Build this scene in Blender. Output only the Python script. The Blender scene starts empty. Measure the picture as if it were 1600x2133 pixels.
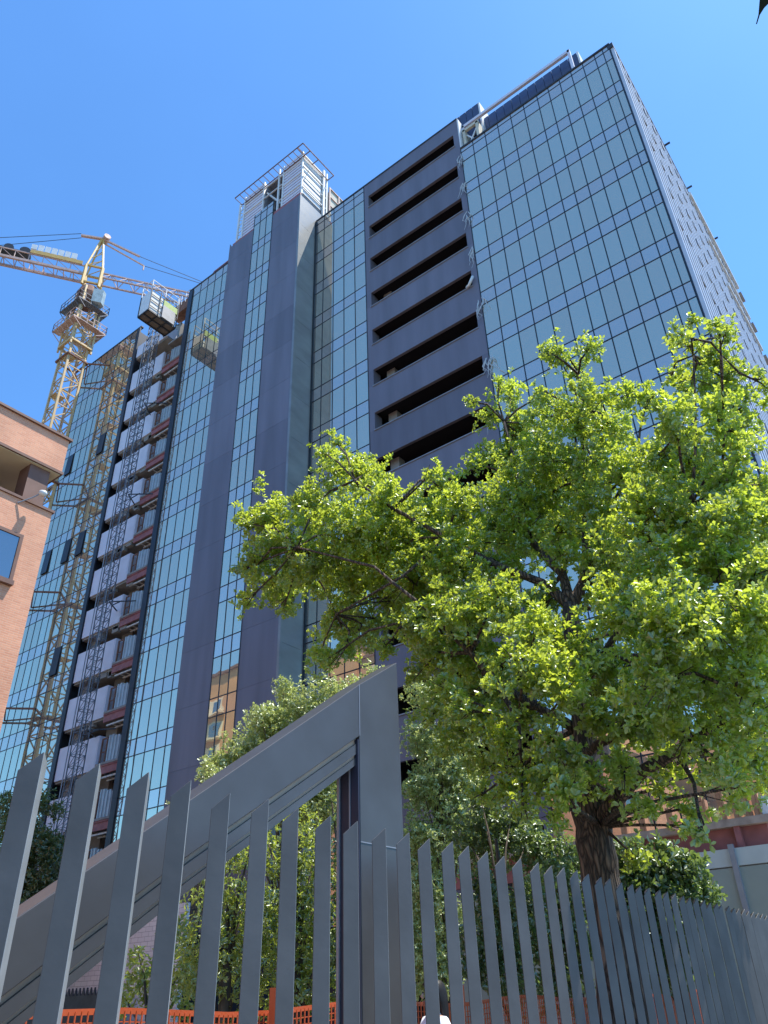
import bpy, bmesh, math, random
import numpy as np
from mathutils import Vector, Matrix
R = math.radians
random.seed(7)
S = bpy.context.scene
COL = S.collection

# ------------------------------------------------------------------ camera
# X runs along the tower front (to the right), Y into the tower, Z up
cam_d = bpy.data.cameras.new('camera'); cam = bpy.data.objects.new('camera', cam_d)
COL.objects.link(cam); S.camera = cam
rt, up, fw = Vector((.78594, .61765, -.02886)), Vector((.34964, -.40543, .84461)), Vector((-.50997, .67391, .53460))
rt.normalize(); fw.normalize(); up = rt.cross(fw)
m = Matrix((rt, up, -fw)).transposed().to_4x4(); m.translation = (0, 0, 1.6)
cam.matrix_world = m
cam_d.sensor_fit = 'HORIZONTAL'; cam_d.sensor_width = 36; cam_d.lens = 36.208
cam_d.clip_start = .05; cam_d.clip_end = 3000

# ------------------------------------------------------------------ light
SUN_EL, SUN_ROT = R(68.5), R(49)
W = bpy.data.worlds.new('World'); S.world = W; W.use_nodes = True
nt = W.node_tree; bg = nt.nodes['Background']
sky = nt.nodes.new('ShaderNodeTexSky'); sky.sky_type = 'NISHITA'; sky.sun_disc = False
sky.sun_elevation = SUN_EL; sky.sun_rotation = SUN_ROT
sky.air_density = 1.0; sky.dust_density = .35; sky.ozone_density = 2.2; sky.altitude = 100
tint = nt.nodes.new('ShaderNodeMix'); tint.data_type = 'RGBA'; tint.blend_type = 'MULTIPLY'; tint.inputs[0].default_value = 1
tint.inputs[7].default_value = (.47, .785, 1.03, 1)          # a cleaner, bluer summer sky
gen = nt.nodes.new('ShaderNodeTexCoord'); hz = nt.nodes.new('ShaderNodeTexNoise'); hz.inputs['Scale'].default_value = 1.6; hz.inputs['Detail'].default_value = 5
hr_ = nt.nodes.new('ShaderNodeMapRange'); hr_.inputs[1].default_value = .3; hr_.inputs[2].default_value = .7; hr_.inputs[3].default_value = .94; hr_.inputs[4].default_value = 1.07   # thin uneven haze
hm_ = nt.nodes.new('ShaderNodeMix'); hm_.data_type = 'RGBA'; hm_.blend_type = 'MULTIPLY'; hm_.inputs[0].default_value = 1
nt.links.new(gen.outputs['Generated'], hz.inputs['Vector']); nt.links.new(hz.outputs[0], hr_.inputs[0]); nt.links.new(sky.outputs[0], hm_.inputs[6]); nt.links.new(hr_.outputs[0], hm_.inputs[7])
nt.links.new(hm_.outputs[2], tint.inputs[6]); nt.links.new(tint.outputs[2], bg.inputs[0]); bg.inputs[1].default_value = .15
sd = bpy.data.lights.new('sun', 'SUN'); sun = bpy.data.objects.new('sun', sd); COL.objects.link(sun)
sd.energy = 3.7; sd.angle = R(.5); sd.color = (1, .95, .86)
sv = Vector((math.sin(SUN_ROT) * math.cos(SUN_EL), math.cos(SUN_ROT) * math.cos(SUN_EL), math.sin(SUN_EL)))
sun.rotation_euler = sv.to_track_quat('Z', 'Y').to_euler(); sun.location = (30, 20, 80)
S.view_settings.view_transform = 'Standard'; S.view_settings.look = 'None'
S.view_settings.exposure = 1.0; S.view_settings.gamma = 1
S.cycles.max_bounces = 7; S.cycles.glossy_bounces = 4; S.cycles.transparent_max_bounces = 6

# ------------------------------------------------------------------ materials
def mat(name, col, rough=.6, metal=0., noise=0., nscale=4., bump=0., bscale=40., spec=.5, col2=None, stretch=None, island=0.):
    M_ = bpy.data.materials.new(name); M_.use_nodes = True
    n = M_.node_tree.nodes; l = M_.node_tree.links; b = n['Principled BSDF']
    b.inputs['Base Color'].default_value = (*col, 1); b.inputs['Roughness'].default_value = rough
    b.inputs['Metallic'].default_value = metal; b.inputs['Specular IOR Level'].default_value = spec
    g = n.new('ShaderNodeNewGeometry')
    vec = g.outputs['Position']
    if stretch:
        mp = n.new('ShaderNodeMapping'); mp.inputs['Scale'].default_value = stretch
        l.new(vec, mp.inputs[0]); vec = mp.outputs[0]
    if noise or col2:
        t = n.new('ShaderNodeTexNoise'); t.inputs['Scale'].default_value = nscale; t.inputs['Detail'].default_value = 6
        l.new(vec, t.inputs['Vector'])
        c2 = col2 or tuple(max(0, c * (1 - noise)) for c in col)
        mx = n.new('ShaderNodeMix'); mx.data_type = 'RGBA'
        mx.inputs[6].default_value = (*col, 1); mx.inputs[7].default_value = (*c2, 1)
        rp = n.new('ShaderNodeMapRange'); rp.inputs[1].default_value = .35; rp.inputs[2].default_value = .68
        l.new(t.outputs[0], rp.inputs[0]); l.new(rp.outputs[0], mx.inputs[0]); l.new(mx.outputs[2], b.inputs['Base Color'])
        rr = n.new('ShaderNodeMapRange'); rr.inputs[3].default_value = max(.02, rough - .08); rr.inputs[4].default_value = min(1, rough + .1)
        l.new(t.outputs[0], rr.inputs[0]); l.new(rr.outputs[0], b.inputs['Roughness'])
    if island:                                  # small tone change from panel to panel
        src = b.inputs['Base Color'].links[0].from_socket
        ir = n.new('ShaderNodeMapRange'); ir.inputs[3].default_value = 1 - island / 2; ir.inputs[4].default_value = 1 + island / 2
        l.new(g.outputs['Random Per Island'], ir.inputs[0])
        im = n.new('ShaderNodeMix'); im.data_type = 'RGBA'; im.blend_type = 'MULTIPLY'; im.inputs[0].default_value = 1
        l.new(src, im.inputs[6]); l.new(ir.outputs[0], im.inputs[7]); l.new(im.outputs[2], b.inputs['Base Color'])
    if bump:
        t2 = n.new('ShaderNodeTexNoise'); t2.inputs['Scale'].default_value = bscale; t2.inputs['Detail'].default_value = 4
        l.new(vec, t2.inputs['Vector'])
        bp = n.new('ShaderNodeBump'); bp.inputs['Strength'].default_value = bump; bp.inputs['Distance'].default_value = .02
        l.new(t2.outputs[0], bp.inputs['Height']); l.new(bp.outputs[0], b.inputs['Normal'])
    return M_

def glass_mat(name, tint, dark, wob=.004):
    M_ = bpy.data.materials.new(name); M_.use_nodes = True
    n = M_.node_tree.nodes; l = M_.node_tree.links; n.remove(n['Principled BSDF'])
    gl = n.new('ShaderNodeBsdfGlossy'); gl.inputs['Color'].default_value = (*tint, 1); gl.inputs['Roughness'].default_value = .012
    df = n.new('ShaderNodeBsdfDiffuse'); df.inputs['Color'].default_value = (*dark, 1)
    fr = n.new('ShaderNodeFresnel'); fr.inputs[0].default_value = 1.5
    rp = n.new('ShaderNodeMapRange'); rp.inputs[1].default_value = .03; rp.inputs[2].default_value = .7
    rp.inputs[3].default_value = .66; rp.inputs[4].default_value = .96
    gi = n.new('ShaderNodeNewGeometry'); iv = n.new('ShaderNodeMapRange'); iv.inputs[3].default_value = .88; iv.inputs[4].default_value = 1.05
    l.new(gi.outputs['Random Per Island'], iv.inputs[0]); mm = n.new('ShaderNodeMath'); mm.operation = 'MULTIPLY'; mm.use_clamp = True
    mx = n.new('ShaderNodeMixShader'); l.new(fr.outputs[0], rp.inputs[0]); l.new(rp.outputs[0], mm.inputs[0]); l.new(iv.outputs[0], mm.inputs[1]); l.new(mm.outputs[0], mx.inputs[0])
    l.new(df.outputs[0], mx.inputs[1]); l.new(gl.outputs[0], mx.inputs[2]); l.new(mx.outputs[0], n['Material Output'].inputs[0])
    g = n.new('ShaderNodeNewGeometry'); t = n.new('ShaderNodeTexNoise'); t.inputs['Scale'].default_value = .9; t.inputs['Detail'].default_value = 1
    l.new(g.outputs['Position'], t.inputs['Vector'])
    bp = n.new('ShaderNodeBump'); bp.inputs['Strength'].default_value = 1; bp.inputs['Distance'].default_value = wob
    l.new(t.outputs[0], bp.inputs['Height']); l.new(bp.outputs[0], gl.inputs['Normal'])
    return M_

def leaf_mat(name, c1, c2, tr, trw=.45, gloss=.12):
    M_ = bpy.data.materials.new(name); M_.use_nodes = True
    n = M_.node_tree.nodes; l = M_.node_tree.links; n.remove(n['Principled BSDF'])
    g = n.new('ShaderNodeNewGeometry')
    t = n.new('ShaderNodeTexNoise'); t.inputs['Scale'].default_value = 1.1; t.inputs['Detail'].default_value = 3
    l.new(g.outputs['Position'], t.inputs['Vector'])
    ad = n.new('ShaderNodeMath'); ad.operation = 'MULTIPLY_ADD'; ad.inputs[1].default_value = .55
    sb = n.new('ShaderNodeMapRange'); sb.inputs[1].default_value = .3; sb.inputs[2].default_value = .7; sb.inputs[3].default_value = 0; sb.inputs[4].default_value = .45
    l.new(t.outputs[0], sb.inputs[0]); l.new(g.outputs['Random Per Island'], ad.inputs[0]); l.new(sb.outputs[0], ad.inputs[2])
    def mixc(a, b):
        mx = n.new('ShaderNodeMix'); mx.data_type = 'RGBA'; mx.inputs[6].default_value = (*a, 1); mx.inputs[7].default_value = (*b, 1)
        l.new(ad.outputs[0], mx.inputs[0]); return mx.outputs[2]
    d = n.new('ShaderNodeBsdfDiffuse'); l.new(mixc(c1, c2), d.inputs[0])
    tl = n.new('ShaderNodeBsdfTranslucent'); l.new(mixc(tuple(c * .6 for c in tr), tr), tl.inputs[0])
    gl = n.new('ShaderNodeBsdfGlossy'); gl.inputs[0].default_value = (.8, .85, .8, 1); gl.inputs['Roughness'].default_value = .38
    m1 = n.new('ShaderNodeMixShader'); m1.inputs[0].default_value = trw; l.new(d.outputs[0], m1.inputs[1]); l.new(tl.outputs[0], m1.inputs[2])
    m2 = n.new('ShaderNodeMixShader'); m2.inputs[0].default_value = gloss; l.new(m1.outputs[0], m2.inputs[1]); l.new(gl.outputs[0], m2.inputs[2])
    l.new(m2.outputs[0], n['Material Output'].inputs[0])
    return M_

def brick_mat(name, c1, c2, mortar, bw=.25, bh=.065, rough=.85):
    M_ = bpy.data.materials.new(name); M_.use_nodes = True
    n = M_.node_tree.nodes; l = M_.node_tree.links; b = n['Principled BSDF']; b.inputs['Roughness'].default_value = rough
    g = n.new('ShaderNodeNewGeometry'); sp = n.new('ShaderNodeSeparateXYZ'); l.new(g.outputs['Position'], sp.inputs[0])
    a = n.new('ShaderNodeMath'); a.operation = 'ADD'; l.new(sp.outputs[0], a.inputs[0]); l.new(sp.outputs[1], a.inputs[1])
    cb = n.new('ShaderNodeCombineXYZ'); l.new(a.outputs[0], cb.inputs[0]); l.new(sp.outputs[2], cb.inputs[1])
    bt = n.new('ShaderNodeTexBrick'); l.new(cb.outputs[0], bt.inputs['Vector'])
    bt.inputs['Scale'].default_value = 1; bt.inputs['Brick Width'].default_value = bw; bt.inputs['Row Height'].default_value = bh
    bt.inputs['Mortar Size'].default_value = .008; bt.inputs['Color1'].default_value = (*c1, 1); bt.inputs['Color2'].default_value = (*c2, 1); bt.inputs['Mortar'].default_value = (*mortar, 1)
    t = n.new('ShaderNodeTexNoise'); t.inputs['Scale'].default_value = .7; t.inputs['Detail'].default_value = 8; l.new(g.outputs['Position'], t.inputs['Vector'])
    rp = n.new('ShaderNodeMapRange'); rp.inputs[3].default_value = .72; rp.inputs[4].default_value = 1.2; l.new(t.outputs[0], rp.inputs[0])
    mx = n.new('ShaderNodeMix'); mx.data_type = 'RGBA'; mx.blend_type = 'MULTIPLY'; mx.inputs[0].default_value = 1
    l.new(bt.outputs[0], mx.inputs[6]); l.new(rp.outputs[0], mx.inputs[7]); l.new(mx.outputs[2], b.inputs['Base Color'])
    bp = n.new('ShaderNodeBump'); bp.inputs['Strength'].default_value = .5; bp.inputs['Distance'].default_value = .01; bp.invert = True
    l.new(bt.outputs['Fac'], bp.inputs['Height']); l.new(bp.outputs[0], b.inputs['Normal'])
    return M_

def bark_mat(name, c1, c2):
    M_ = bpy.data.materials.new(name); M_.use_nodes = True
    n = M_.node_tree.nodes; l = M_.node_tree.links; b = n['Principled BSDF']; b.inputs['Roughness'].default_value = .9
    g = n.new('ShaderNodeNewGeometry'); mp = n.new('ShaderNodeMapping'); mp.inputs['Scale'].default_value = (14, 14, 1.6)
    l.new(g.outputs['Position'], mp.inputs[0])
    t = n.new('ShaderNodeTexVoronoi'); t.feature = 'DISTANCE_TO_EDGE'; t.inputs['Scale'].default_value = 1.3
    w = n.new('ShaderNodeTexNoise'); w.inputs['Scale'].default_value = 1.2; w.inputs['Detail'].default_value = 5; l.new(mp.outputs[0], w.inputs['Vector'])
    ad = n.new('ShaderNodeMix'); ad.data_type = 'RGBA'; ad.blend_type = 'ADD'; ad.inputs[0].default_value = .8; l.new(mp.outputs[0], ad.inputs[6]); l.new(w.outputs[1], ad.inputs[7])
    l.new(ad.outputs[2], t.inputs['Vector'])
    rp = n.new('ShaderNodeMapRange'); rp.inputs[1].default_value = .02; rp.inputs[2].default_value = .32; l.new(t.outputs[0], rp.inputs[0])
    mx = n.new('ShaderNodeMix'); mx.data_type = 'RGBA'; mx.inputs[6].default_value = (*c1, 1); mx.inputs[7].default_value = (*c2, 1)
    l.new(rp.outputs[0], mx.inputs[0]); l.new(mx.outputs[2], b.inputs['Base Color'])
    bp = n.new('ShaderNodeBump'); bp.inputs['Strength'].default_value = 1; bp.inputs['Distance'].default_value = .03; l.new(rp.outputs[0], bp.inputs['Height']); l.new(bp.outputs[0], b.inputs['Normal'])
    return M_

M = dict(
    glass=glass_mat('curtain_glass', (.98, .90, .66), (.42, .34, .28)),
    glass2=glass_mat('spandrel_glass', (.96, .85, .70), (.42, .34, .30)),
    mullion=mat('mullion_black', (.012, .014, .018), .45),
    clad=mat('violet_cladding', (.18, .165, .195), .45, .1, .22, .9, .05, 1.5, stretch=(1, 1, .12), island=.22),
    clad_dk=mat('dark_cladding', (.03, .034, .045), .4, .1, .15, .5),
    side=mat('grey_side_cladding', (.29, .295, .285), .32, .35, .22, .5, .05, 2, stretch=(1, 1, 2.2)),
    dark=mat('dark_interior', (.005, .005, .011), .9),  # near-black stands in for shade inside openings; also colours the eyes
    inner=mat('interior_plaster', (.35, .33, .31), .9, 0, .4, .8),
    conc=mat('concrete', (.32, .30, .28), .9, 0, .3, 1.5, .2, 30),
    white=mat('white_metal', (.72, .72, .71), .45, 0, .12, 2),
    rib=mat('white_rib_metal', (.62, .63, .66), .4, .2, .12, 1.2),
    ribback=mat('blue_grey_backing', (.07, .09, .14), .6, 0, .2, .8),
    lav=mat('white_panel', (.68, .66, .74), .5, 0, .1, 1),
    grey=mat('grey_metal', (.30, .31, .34), .5, .2, .2, 2),
    dgrey=mat('dark_steel', (.05, .055, .065), .5, .3, .3, 3),
    corr=mat('corrugated_grey', (.46, .51, .53), .45, .3, .2, 2),
    red=mat('red_primer', (.36, .125, .12), .6, 0, .3, 2.5),
    rust=mat('rusty_primer', (.25, .12, .08), .8, 0, .4, 4),
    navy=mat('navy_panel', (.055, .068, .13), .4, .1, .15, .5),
    cream=mat('cream_render', (.62, .57, .45), .85, 0, .2, 2),
    crane=mat('crane_ochre', (.63, .41, .15), .55, .1, 0, 3, col2=(.52, .40, .27)),
    crane_p=mat('crane_faded_pink', (.60, .40, .33), .6, 0, .25, 3),
    crane_y=mat('crane_yellow', (.66, .41, .12), .5, 0, .2, 3),
    cabin=mat('cabin_paint', (.42, .50, .50), .4, 0, .3, 2),
    lime=mat('lime_panel', (.42, .55, .16), .6, 0, .15, 3),
    brown_ply=mat('hoist_floor', (.20, .16, .13), .8, 0, .3, 3),
    brick=brick_mat('orange_brick', (.68, .29, .17), (.79, .37, .22), (.72, .43, .29)),
    blockw=brick_mat('white_blockwork', (.76, .75, .74), (.84, .83, .81), (.36, .35, .35), .5, .2),
    beige=mat('beige_plaster', (.74, .65, .46), .9, 0, .12, 1),
    tan=mat('soffit_bounce_tan', (.50, .36, .25), .6, 0, .2, 3),
    brownpaint=mat('brown_paint', (.20, .10, .07), .6, 0, .2, 2),
    ochre=mat('orange_render', (.60, .33, .16), .9, 0, .2, .6),
    steel=mat('fence_grey_paint', (.094, .091, .090), .5, .1, .3, 2, .12, 9),
    steel2=mat('portal_grey_paint', (.098, .091, .09), .38, .3, .22, 2.2, .12, 3),
    jamb_shade=mat('portal_jamb_shade', (.022, .026, .05), .6, 0, .2, 3),
    orange=mat('orange_plastic', (.62, .11, .03), .5, 0, .15, 4),
    slab=mat('terrace_slab', (.45, .34, .27), .9, 0, .4, 3, .3, 20),
    timber=mat('formwork_timber', (.52, .26, .14), .85, 0, .35, 6),
    hoard=mat('hoarding_grey_green', (.30, .33, .29), .7, 0, .15, 1),
    hoard2=mat('pale_panel', (.52, .55, .52), .6, 0, .15, 1.5),
    winglass=glass_mat('window_glass', (.42, .45, .45), (.05, .055, .06), .001),
    soil=mat('soil', (.22, .20, .16), .95, 0, .4, .8, .4, 12),
    asphalt=mat('asphalt', (.055, .055, .057), .9, 0, .3, 2, .3, 120),
    paver=mat('paving', (.30, .28, .26), .9, 0, .25, 3, .2, 60),
    skin=mat('skin', (.50, .30, .21), .55), hair=mat('dark_hair', (.014, .011, .01), .5, 0, .4, 40),
    shirt=mat('white_shirt', (.74, .75, .82), .85, 0, .1, 8), jeans=mat('dark_trousers', (.03, .04, .08), .85),
    bark=bark_mat('oak_bark', (.03, .022, .016), (.21, .14, .095)),
    bark2=mat('shrub_bark', (.09, .065, .045), .9, 0, .4, 6),
    oak=leaf_mat('oak_leaf', (.045, .125, .03), (.235, .335, .04), (.86, 1.0, .08), .56, .13),
    pale=leaf_mat('pale_leaf', (.22, .30, .10), (.45, .49, .20), (.80, .90, .26), .45, .15),
    ever=leaf_mat('evergreen_leaf', (.07, .125, .035), (.26, .30, .07), (.68, .82, .10), .48),
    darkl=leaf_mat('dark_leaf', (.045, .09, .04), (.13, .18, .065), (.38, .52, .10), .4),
    edge=mat('pale_steel_edge', (.30, .31, .31), .5, .2, .25, 6),
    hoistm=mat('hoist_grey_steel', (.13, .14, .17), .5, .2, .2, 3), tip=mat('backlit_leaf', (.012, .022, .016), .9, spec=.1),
    net=mat('torn_netting', (.50, .54, .56), .8), rope=mat('steel_rope', (.04, .045, .05), .6))

# ------------------------------------------------------------------ mesh helpers
class MB:
    def __init__(s): s.v = []; s.f = []; s.m = []
    def add(s, vs, fs, mi=0):
        o = len(s.v); s.v += [tuple(v) for v in vs]; s.f += [tuple(i + o for i in f) for f in fs]; s.m += [mi] * len(fs); return s
    def box(s, x0, x1, y0, y1, z0, z1, mi=0):
        x0, x1 = sorted((x0, x1)); y0, y1 = sorted((y0, y1)); z0, z1 = sorted((z0, z1))
        return s.add([(x0, y0, z0), (x1, y0, z0), (x1, y1, z0), (x0, y1, z0), (x0, y0, z1), (x1, y0, z1), (x1, y1, z1), (x0, y1, z1)],
                     [(0, 3, 2, 1), (4, 5, 6, 7), (0, 1, 5, 4), (1, 2, 6, 5), (2, 3, 7, 6), (3, 0, 4, 7)], mi)
    def beam(s, p, q, w, h=None, mi=0):
        p, q = Vector(p), Vector(q); h = h or w; d = (q - p).normalized()
        a = Vector((0, 0, 1)) if abs(d.z) < .95 else Vector((1, 0, 0))
        x = d.cross(a).normalized() * w / 2; y = x.cross(d).normalized() * h / 2
        return s.add([p - x - y, p + x - y, p + x + y, p - x + y, q - x - y, q + x - y, q + x + y, q - x + y],
                     [(0, 3, 2, 1), (4, 5, 6, 7), (0, 1, 5, 4), (1, 2, 6, 5), (2, 3, 7, 6), (3, 0, 4, 7)], mi)
    def tube(s, pts, rad, n=8, mi=0):
        pts = [Vector(p) for p in pts]; rings = []; vs = []
        ref = None
        for i, p in enumerate(pts):
            d = (pts[min(i + 1, len(pts) - 1)] - pts[max(i - 1, 0)]).normalized()
            if ref is None: ref = d.orthogonal().normalized()
            ref = (ref - d * ref.dot(d)).normalized(); b = d.cross(ref)
            r = rad[i] if isinstance(rad, (list, tuple)) else rad
            vs += [p + (ref * math.cos(2 * math.pi * k / n) + b * math.sin(2 * math.pi * k / n)) * r for k in range(n)]
        fs = []
        for i in range(len(pts) - 1):
            for k in range(n):
                fs.append((i * n + k, i * n + (k + 1) % n, (i + 1) * n + (k + 1) % n, (i + 1) * n + k))
        fs.append(tuple(reversed(range(n)))); fs.append(tuple((len(pts) - 1) * n + k for k in range(n)))
        return s.add(vs, fs, mi)
    def prism_x(s, poly, x0, x1, mi=0):          # polygon of (y, z) extruded along x
        n = len(poly)
        return s.add([(x0, y, z) for y, z in poly] + [(x1, y, z) for y, z in poly],
                     [tuple(range(n)), tuple(reversed(range(n, 2 * n)))] + [(i, i + n, (i + 1) % n + n, (i + 1) % n) for i in range(n)], mi)
    def prism_y(s, poly, y0, y1, mi=0):
        n = len(poly)
        return s.add([(x, y0, z) for x, z in poly] + [(x, y1, z) for x, z in poly],
                     [tuple(range(n)), tuple(reversed(range(n, 2 * n)))] + [(i, i + n, (i + 1) % n + n, (i + 1) % n) for i in range(n)], mi)
    def build(s, name, mats, parent=None, smooth=False):
        me = bpy.data.meshes.new(name); me.from_pydata([tuple(v) for v in s.v], [], s.f)
        for m_ in (mats if isinstance(mats, (list, tuple)) else [mats]): me.materials.append(m_)
        me.polygons.foreach_set('material_index', s.m)
        bm = bmesh.new(); bm.from_mesh(me); bmesh.ops.recalc_face_normals(bm, faces=bm.faces); bm.to_mesh(me); bm.free()
        if smooth: me.polygons.foreach_set('use_smooth', [True] * len(me.polygons))
        o = bpy.data.objects.new(name, me); COL.objects.link(o); par(o, parent)
        return o

def par(o, parent):
    if parent is not None:
        o.parent = parent
        if parent.type == 'EMPTY': o.matrix_parent_inverse = Matrix.Translation(-parent.location)

def thing(name, label, cat, loc, group=None):
    o = bpy.data.objects.new(name, None); COL.objects.link(o); o.location = loc; o.empty_display_size = .3
    return tag(o, label, cat, group)
def tag(o, label, cat, group=None):
    o['label'] = label; o['category'] = cat
    if group: o['group'] = group
    return o
def struct(o): o['kind'] = 'structure'; return o

def leaf_cloud(name, clumps, mtl, parent, dens, length, width=.45, ros=7, seed=1, droop=.0, upw=.5, fill=.45, fold=.12, twigs=0):
    """rosettes of folded leaves on twig ends spread through uneven clumps"""
    rg = np.random.default_rng(seed); P = []; A = []
    for (x, y, z, r) in clumps:
        k = max(6, int(dens * r * r * (1 + r)))
        d = rg.normal(size=(k, 3)); d /= np.linalg.norm(d, axis=1)[:, None]
        lob = 1 + .28 * np.sin(d[:, 0] * 5 + x * 9) * np.sin(d[:, 1] * 4 + y * 7) + .25 * np.sin(d[:, 2] * 6 + z * 5 + x)
        rr = r * lob * (fill + (1 - fill) * rg.random(k) ** .6) * 1.06
        P.append(np.array([x, y, z]) + d * rr[:, None] * np.array([1, 1, .9]))
        a = d * .75 + np.array([0, 0, upw]) + rg.normal(size=(k, 3)) * .45
        A.append(a / np.linalg.norm(a, axis=1)[:, None])
    if twigs:                                   # sprays: rosettes strung along twigs that reach past the clump
        P = []; A = []
        for (x, y, z, r) in clumps:
            k = max(5, int(twigs * r * (.6 + r)))
            d = rg.normal(size=(k, 3)) + np.array([0, 0, .25]); d /= np.linalg.norm(d, axis=1)[:, None]
            o = np.array([x, y, z]) + rg.normal(size=(k, 3)) * r * .38
            ln = r * rg.uniform(.45, 1.0, k)
            m = np.maximum(3, (ln * dens).astype(int))
            for j in range(k):
                t = rg.uniform(.25, 1, m[j]) ** .8
                bend = np.array([0, 0, rg.normal() * .12 * ln[j]])
                pt = o[j] + d[j] * (ln[j] * t)[:, None] + bend * (t ** 2)[:, None] + rg.normal(size=(m[j], 3)) * .045
                a = d[j] * .8 + np.array([0, 0, upw]) + rg.normal(size=(m[j], 3)) * .5
                P.append(pt); A.append(a / np.linalg.norm(a, axis=1)[:, None])
    P = np.concatenate(P); A = np.concatenate(A); K = len(P)
    P = np.repeat(P, ros, 0); A = np.repeat(A, ros, 0); N = len(P)
    q = rg.normal(size=(N, 3)); q -= A * (q * A).sum(1)[:, None]; q /= np.linalg.norm(q, axis=1)[:, None]
    t = np.radians(rg.uniform(20, 95, N))
    D = A * np.cos(t)[:, None] + q * np.sin(t)[:, None]; D[:, 2] -= droop; D /= np.linalg.norm(D, axis=1)[:, None]
    Nn = A * np.sin(t)[:, None] - q * np.cos(t)[:, None] + rg.normal(size=(N, 3)) * .25
    Sd = np.cross(D, Nn); Sd /= np.linalg.norm(Sd, axis=1)[:, None]; Nn = np.cross(Sd, D)
    L = (length * rg.uniform(.45, 1.28, N))[:, None]; Wd = L * width
    P = P + D * L * .05 - A * (rg.random(N)[:, None] * length * .6)
    base = P; tip = P + D * L - Nn * L * .1
    vs = np.stack([base, P + D * L * .38 + Sd * Wd * .36 + Nn * L * fold, P + D * L * .76 + Sd * Wd * .5 + Nn * L * fold * .6, tip,
                   P + D * L * .72 - Sd * Wd * .5 + Nn * L * fold * .6, P + D * L * .34 - Sd * Wd * .36 + Nn * L * fold], 1).reshape(-1, 3)
    i = np.arange(N)[:, None] * 6
    fs = np.concatenate([i + np.array([[0, 1, 2, 3]]), i + np.array([[0, 3, 4, 5]])], 1).reshape(-1)
    me = bpy.data.meshes.new(name); me.vertices.add(N * 6); me.vertices.foreach_set('co', vs.astype(np.float32).reshape(-1))
    me.loops.add(N * 8); me.loops.foreach_set('vertex_index', fs.astype(np.int32))
    me.polygons.add(N * 2); me.polygons.foreach_set('loop_start', np.arange(N * 2, dtype=np.int32) * 4)
    me.materials.append(mtl); me.update(calc_edges=True)
    o = bpy.data.objects.new(name, me); COL.objects.link(o); par(o, parent); return o

# ------------------------------------------------------------------ ground
mb = MB(); mb.box(-400, 400, -400, 400, -.6, 0); struct(mb.build('ground', M['soil']))
mb = MB(); mb.box(-3.0, 3.2, -60, 120, .004, .12); struct(mb.build('pavement', M['paver']))
mb = MB(); mb.box(3.2, 12, -60, 120, .004, .01); struct(mb.build('road', M['asphalt']))

# ------------------------------------------------------------------ the tower
T = thing('office_tower', 'tall blue glass and dark panel office tower with slotted bay and caged roof core', 'building', (-33, 40, 0))
FL = 3.583                                     # storey height
def rows(top, zmin=4.5):                       # horizontal joints of the curtain wall
    z = [top]; k = -4
    while True:
        t = 48.70 - FL * k; k += 1
        for q in (t, t - 1.09):
            if q < top - .35 and q > zmin: z.append(q)
        if t < zmin: break
    z.append(zmin); return z
def curtain(cols, y, top, zmin=4.5, name='curtain_wall', skip=()):
    g = MB(); mu = MB(); zs = rows(top, zmin); rg = random.Random(int(-cols[0] * 100))
    for i in range(len(cols) - 1):
        for j in range(len(zs) - 1):
            a, b, z1, z0 = cols[i], cols[i + 1], zs[j], zs[j + 1]
            mid = ((a + b) / 2, (z0 + z1) / 2)
            if any(s[0] < mid[0] < s[1] and s[2] < mid[1] < s[3] for s in skip): continue
            short = (z1 - z0) < 1.7
            tx, tz = rg.gauss(0, .0016), rg.gauss(0, .0016)
            w, h = (b - a) / 2, (z1 - z0) / 2
            yy = [y + tx * sx * w + tz * sz * h for sx, sz in ((-1, -1), (1, -1), (1, 1), (-1, 1))]
            xs = [a, b, b, a]; zz = [z0, z0, z1, z1]
            g.add([(xs[k], yy[k], zz[k]) for k in range(4)] + [(xs[k], y + .12, zz[k]) for k in range(4)],
                  [(0, 1, 2, 3), (7, 6, 5, 4), (0, 4, 5, 1), (1, 5, 6, 2), (2, 6, 7, 3), (3, 7, 4, 0)], 1 if short else 0)
    for c in cols: mu.box(c - .028, c + .028, y - .022, y + .05, zmin, top)
    for z in zs[1:]: mu.box(cols[0], cols[-1], y - .018, y + .05, z - .03, z + .03)
    o = g.build(name, [M['glass'], M['glass2']], T); mu.build('mullion_grid', M['mullion'], o)
    return o
cR = [-14.75, -13.75, -12.74, -11.72, -10.69, -9.67, -8.64, -7.81, -6.97, -6.13, -5.30, -4.47, -3.91, -3.49]
cM = [-28.72, -27.8, -26.76, -25.71, -24.65, -23.62]
cL = [-44.36, -43.29, -42.27, -41.25, -40.23, -39.2, -38.2, -37.2]
cC = [-34.18, -33.42, -32.66, -31.9]
cF = [-62.2 + 1.035 * i for i in range(10)]
curtain(cR, 30.0, 52.70); curtain(cM, 30.0, 56.36)
curtain(cL, 29.83, 59.5); curtain(cC, 28.0, 59.85)
OW = [(-57, -54.9, 44.94, 48.05), (-56, -54.9, 33.97, 36.88), (-57.9, -57, 34.04, 36.99), (-56, -54.9, 23.59, 26.23), (-61.2, -60.1, 34.4, 37.1), (-61.2, -60.1, 45.2, 47.6)]
wf = curtain(cF, 29.83, 59.75)
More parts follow.
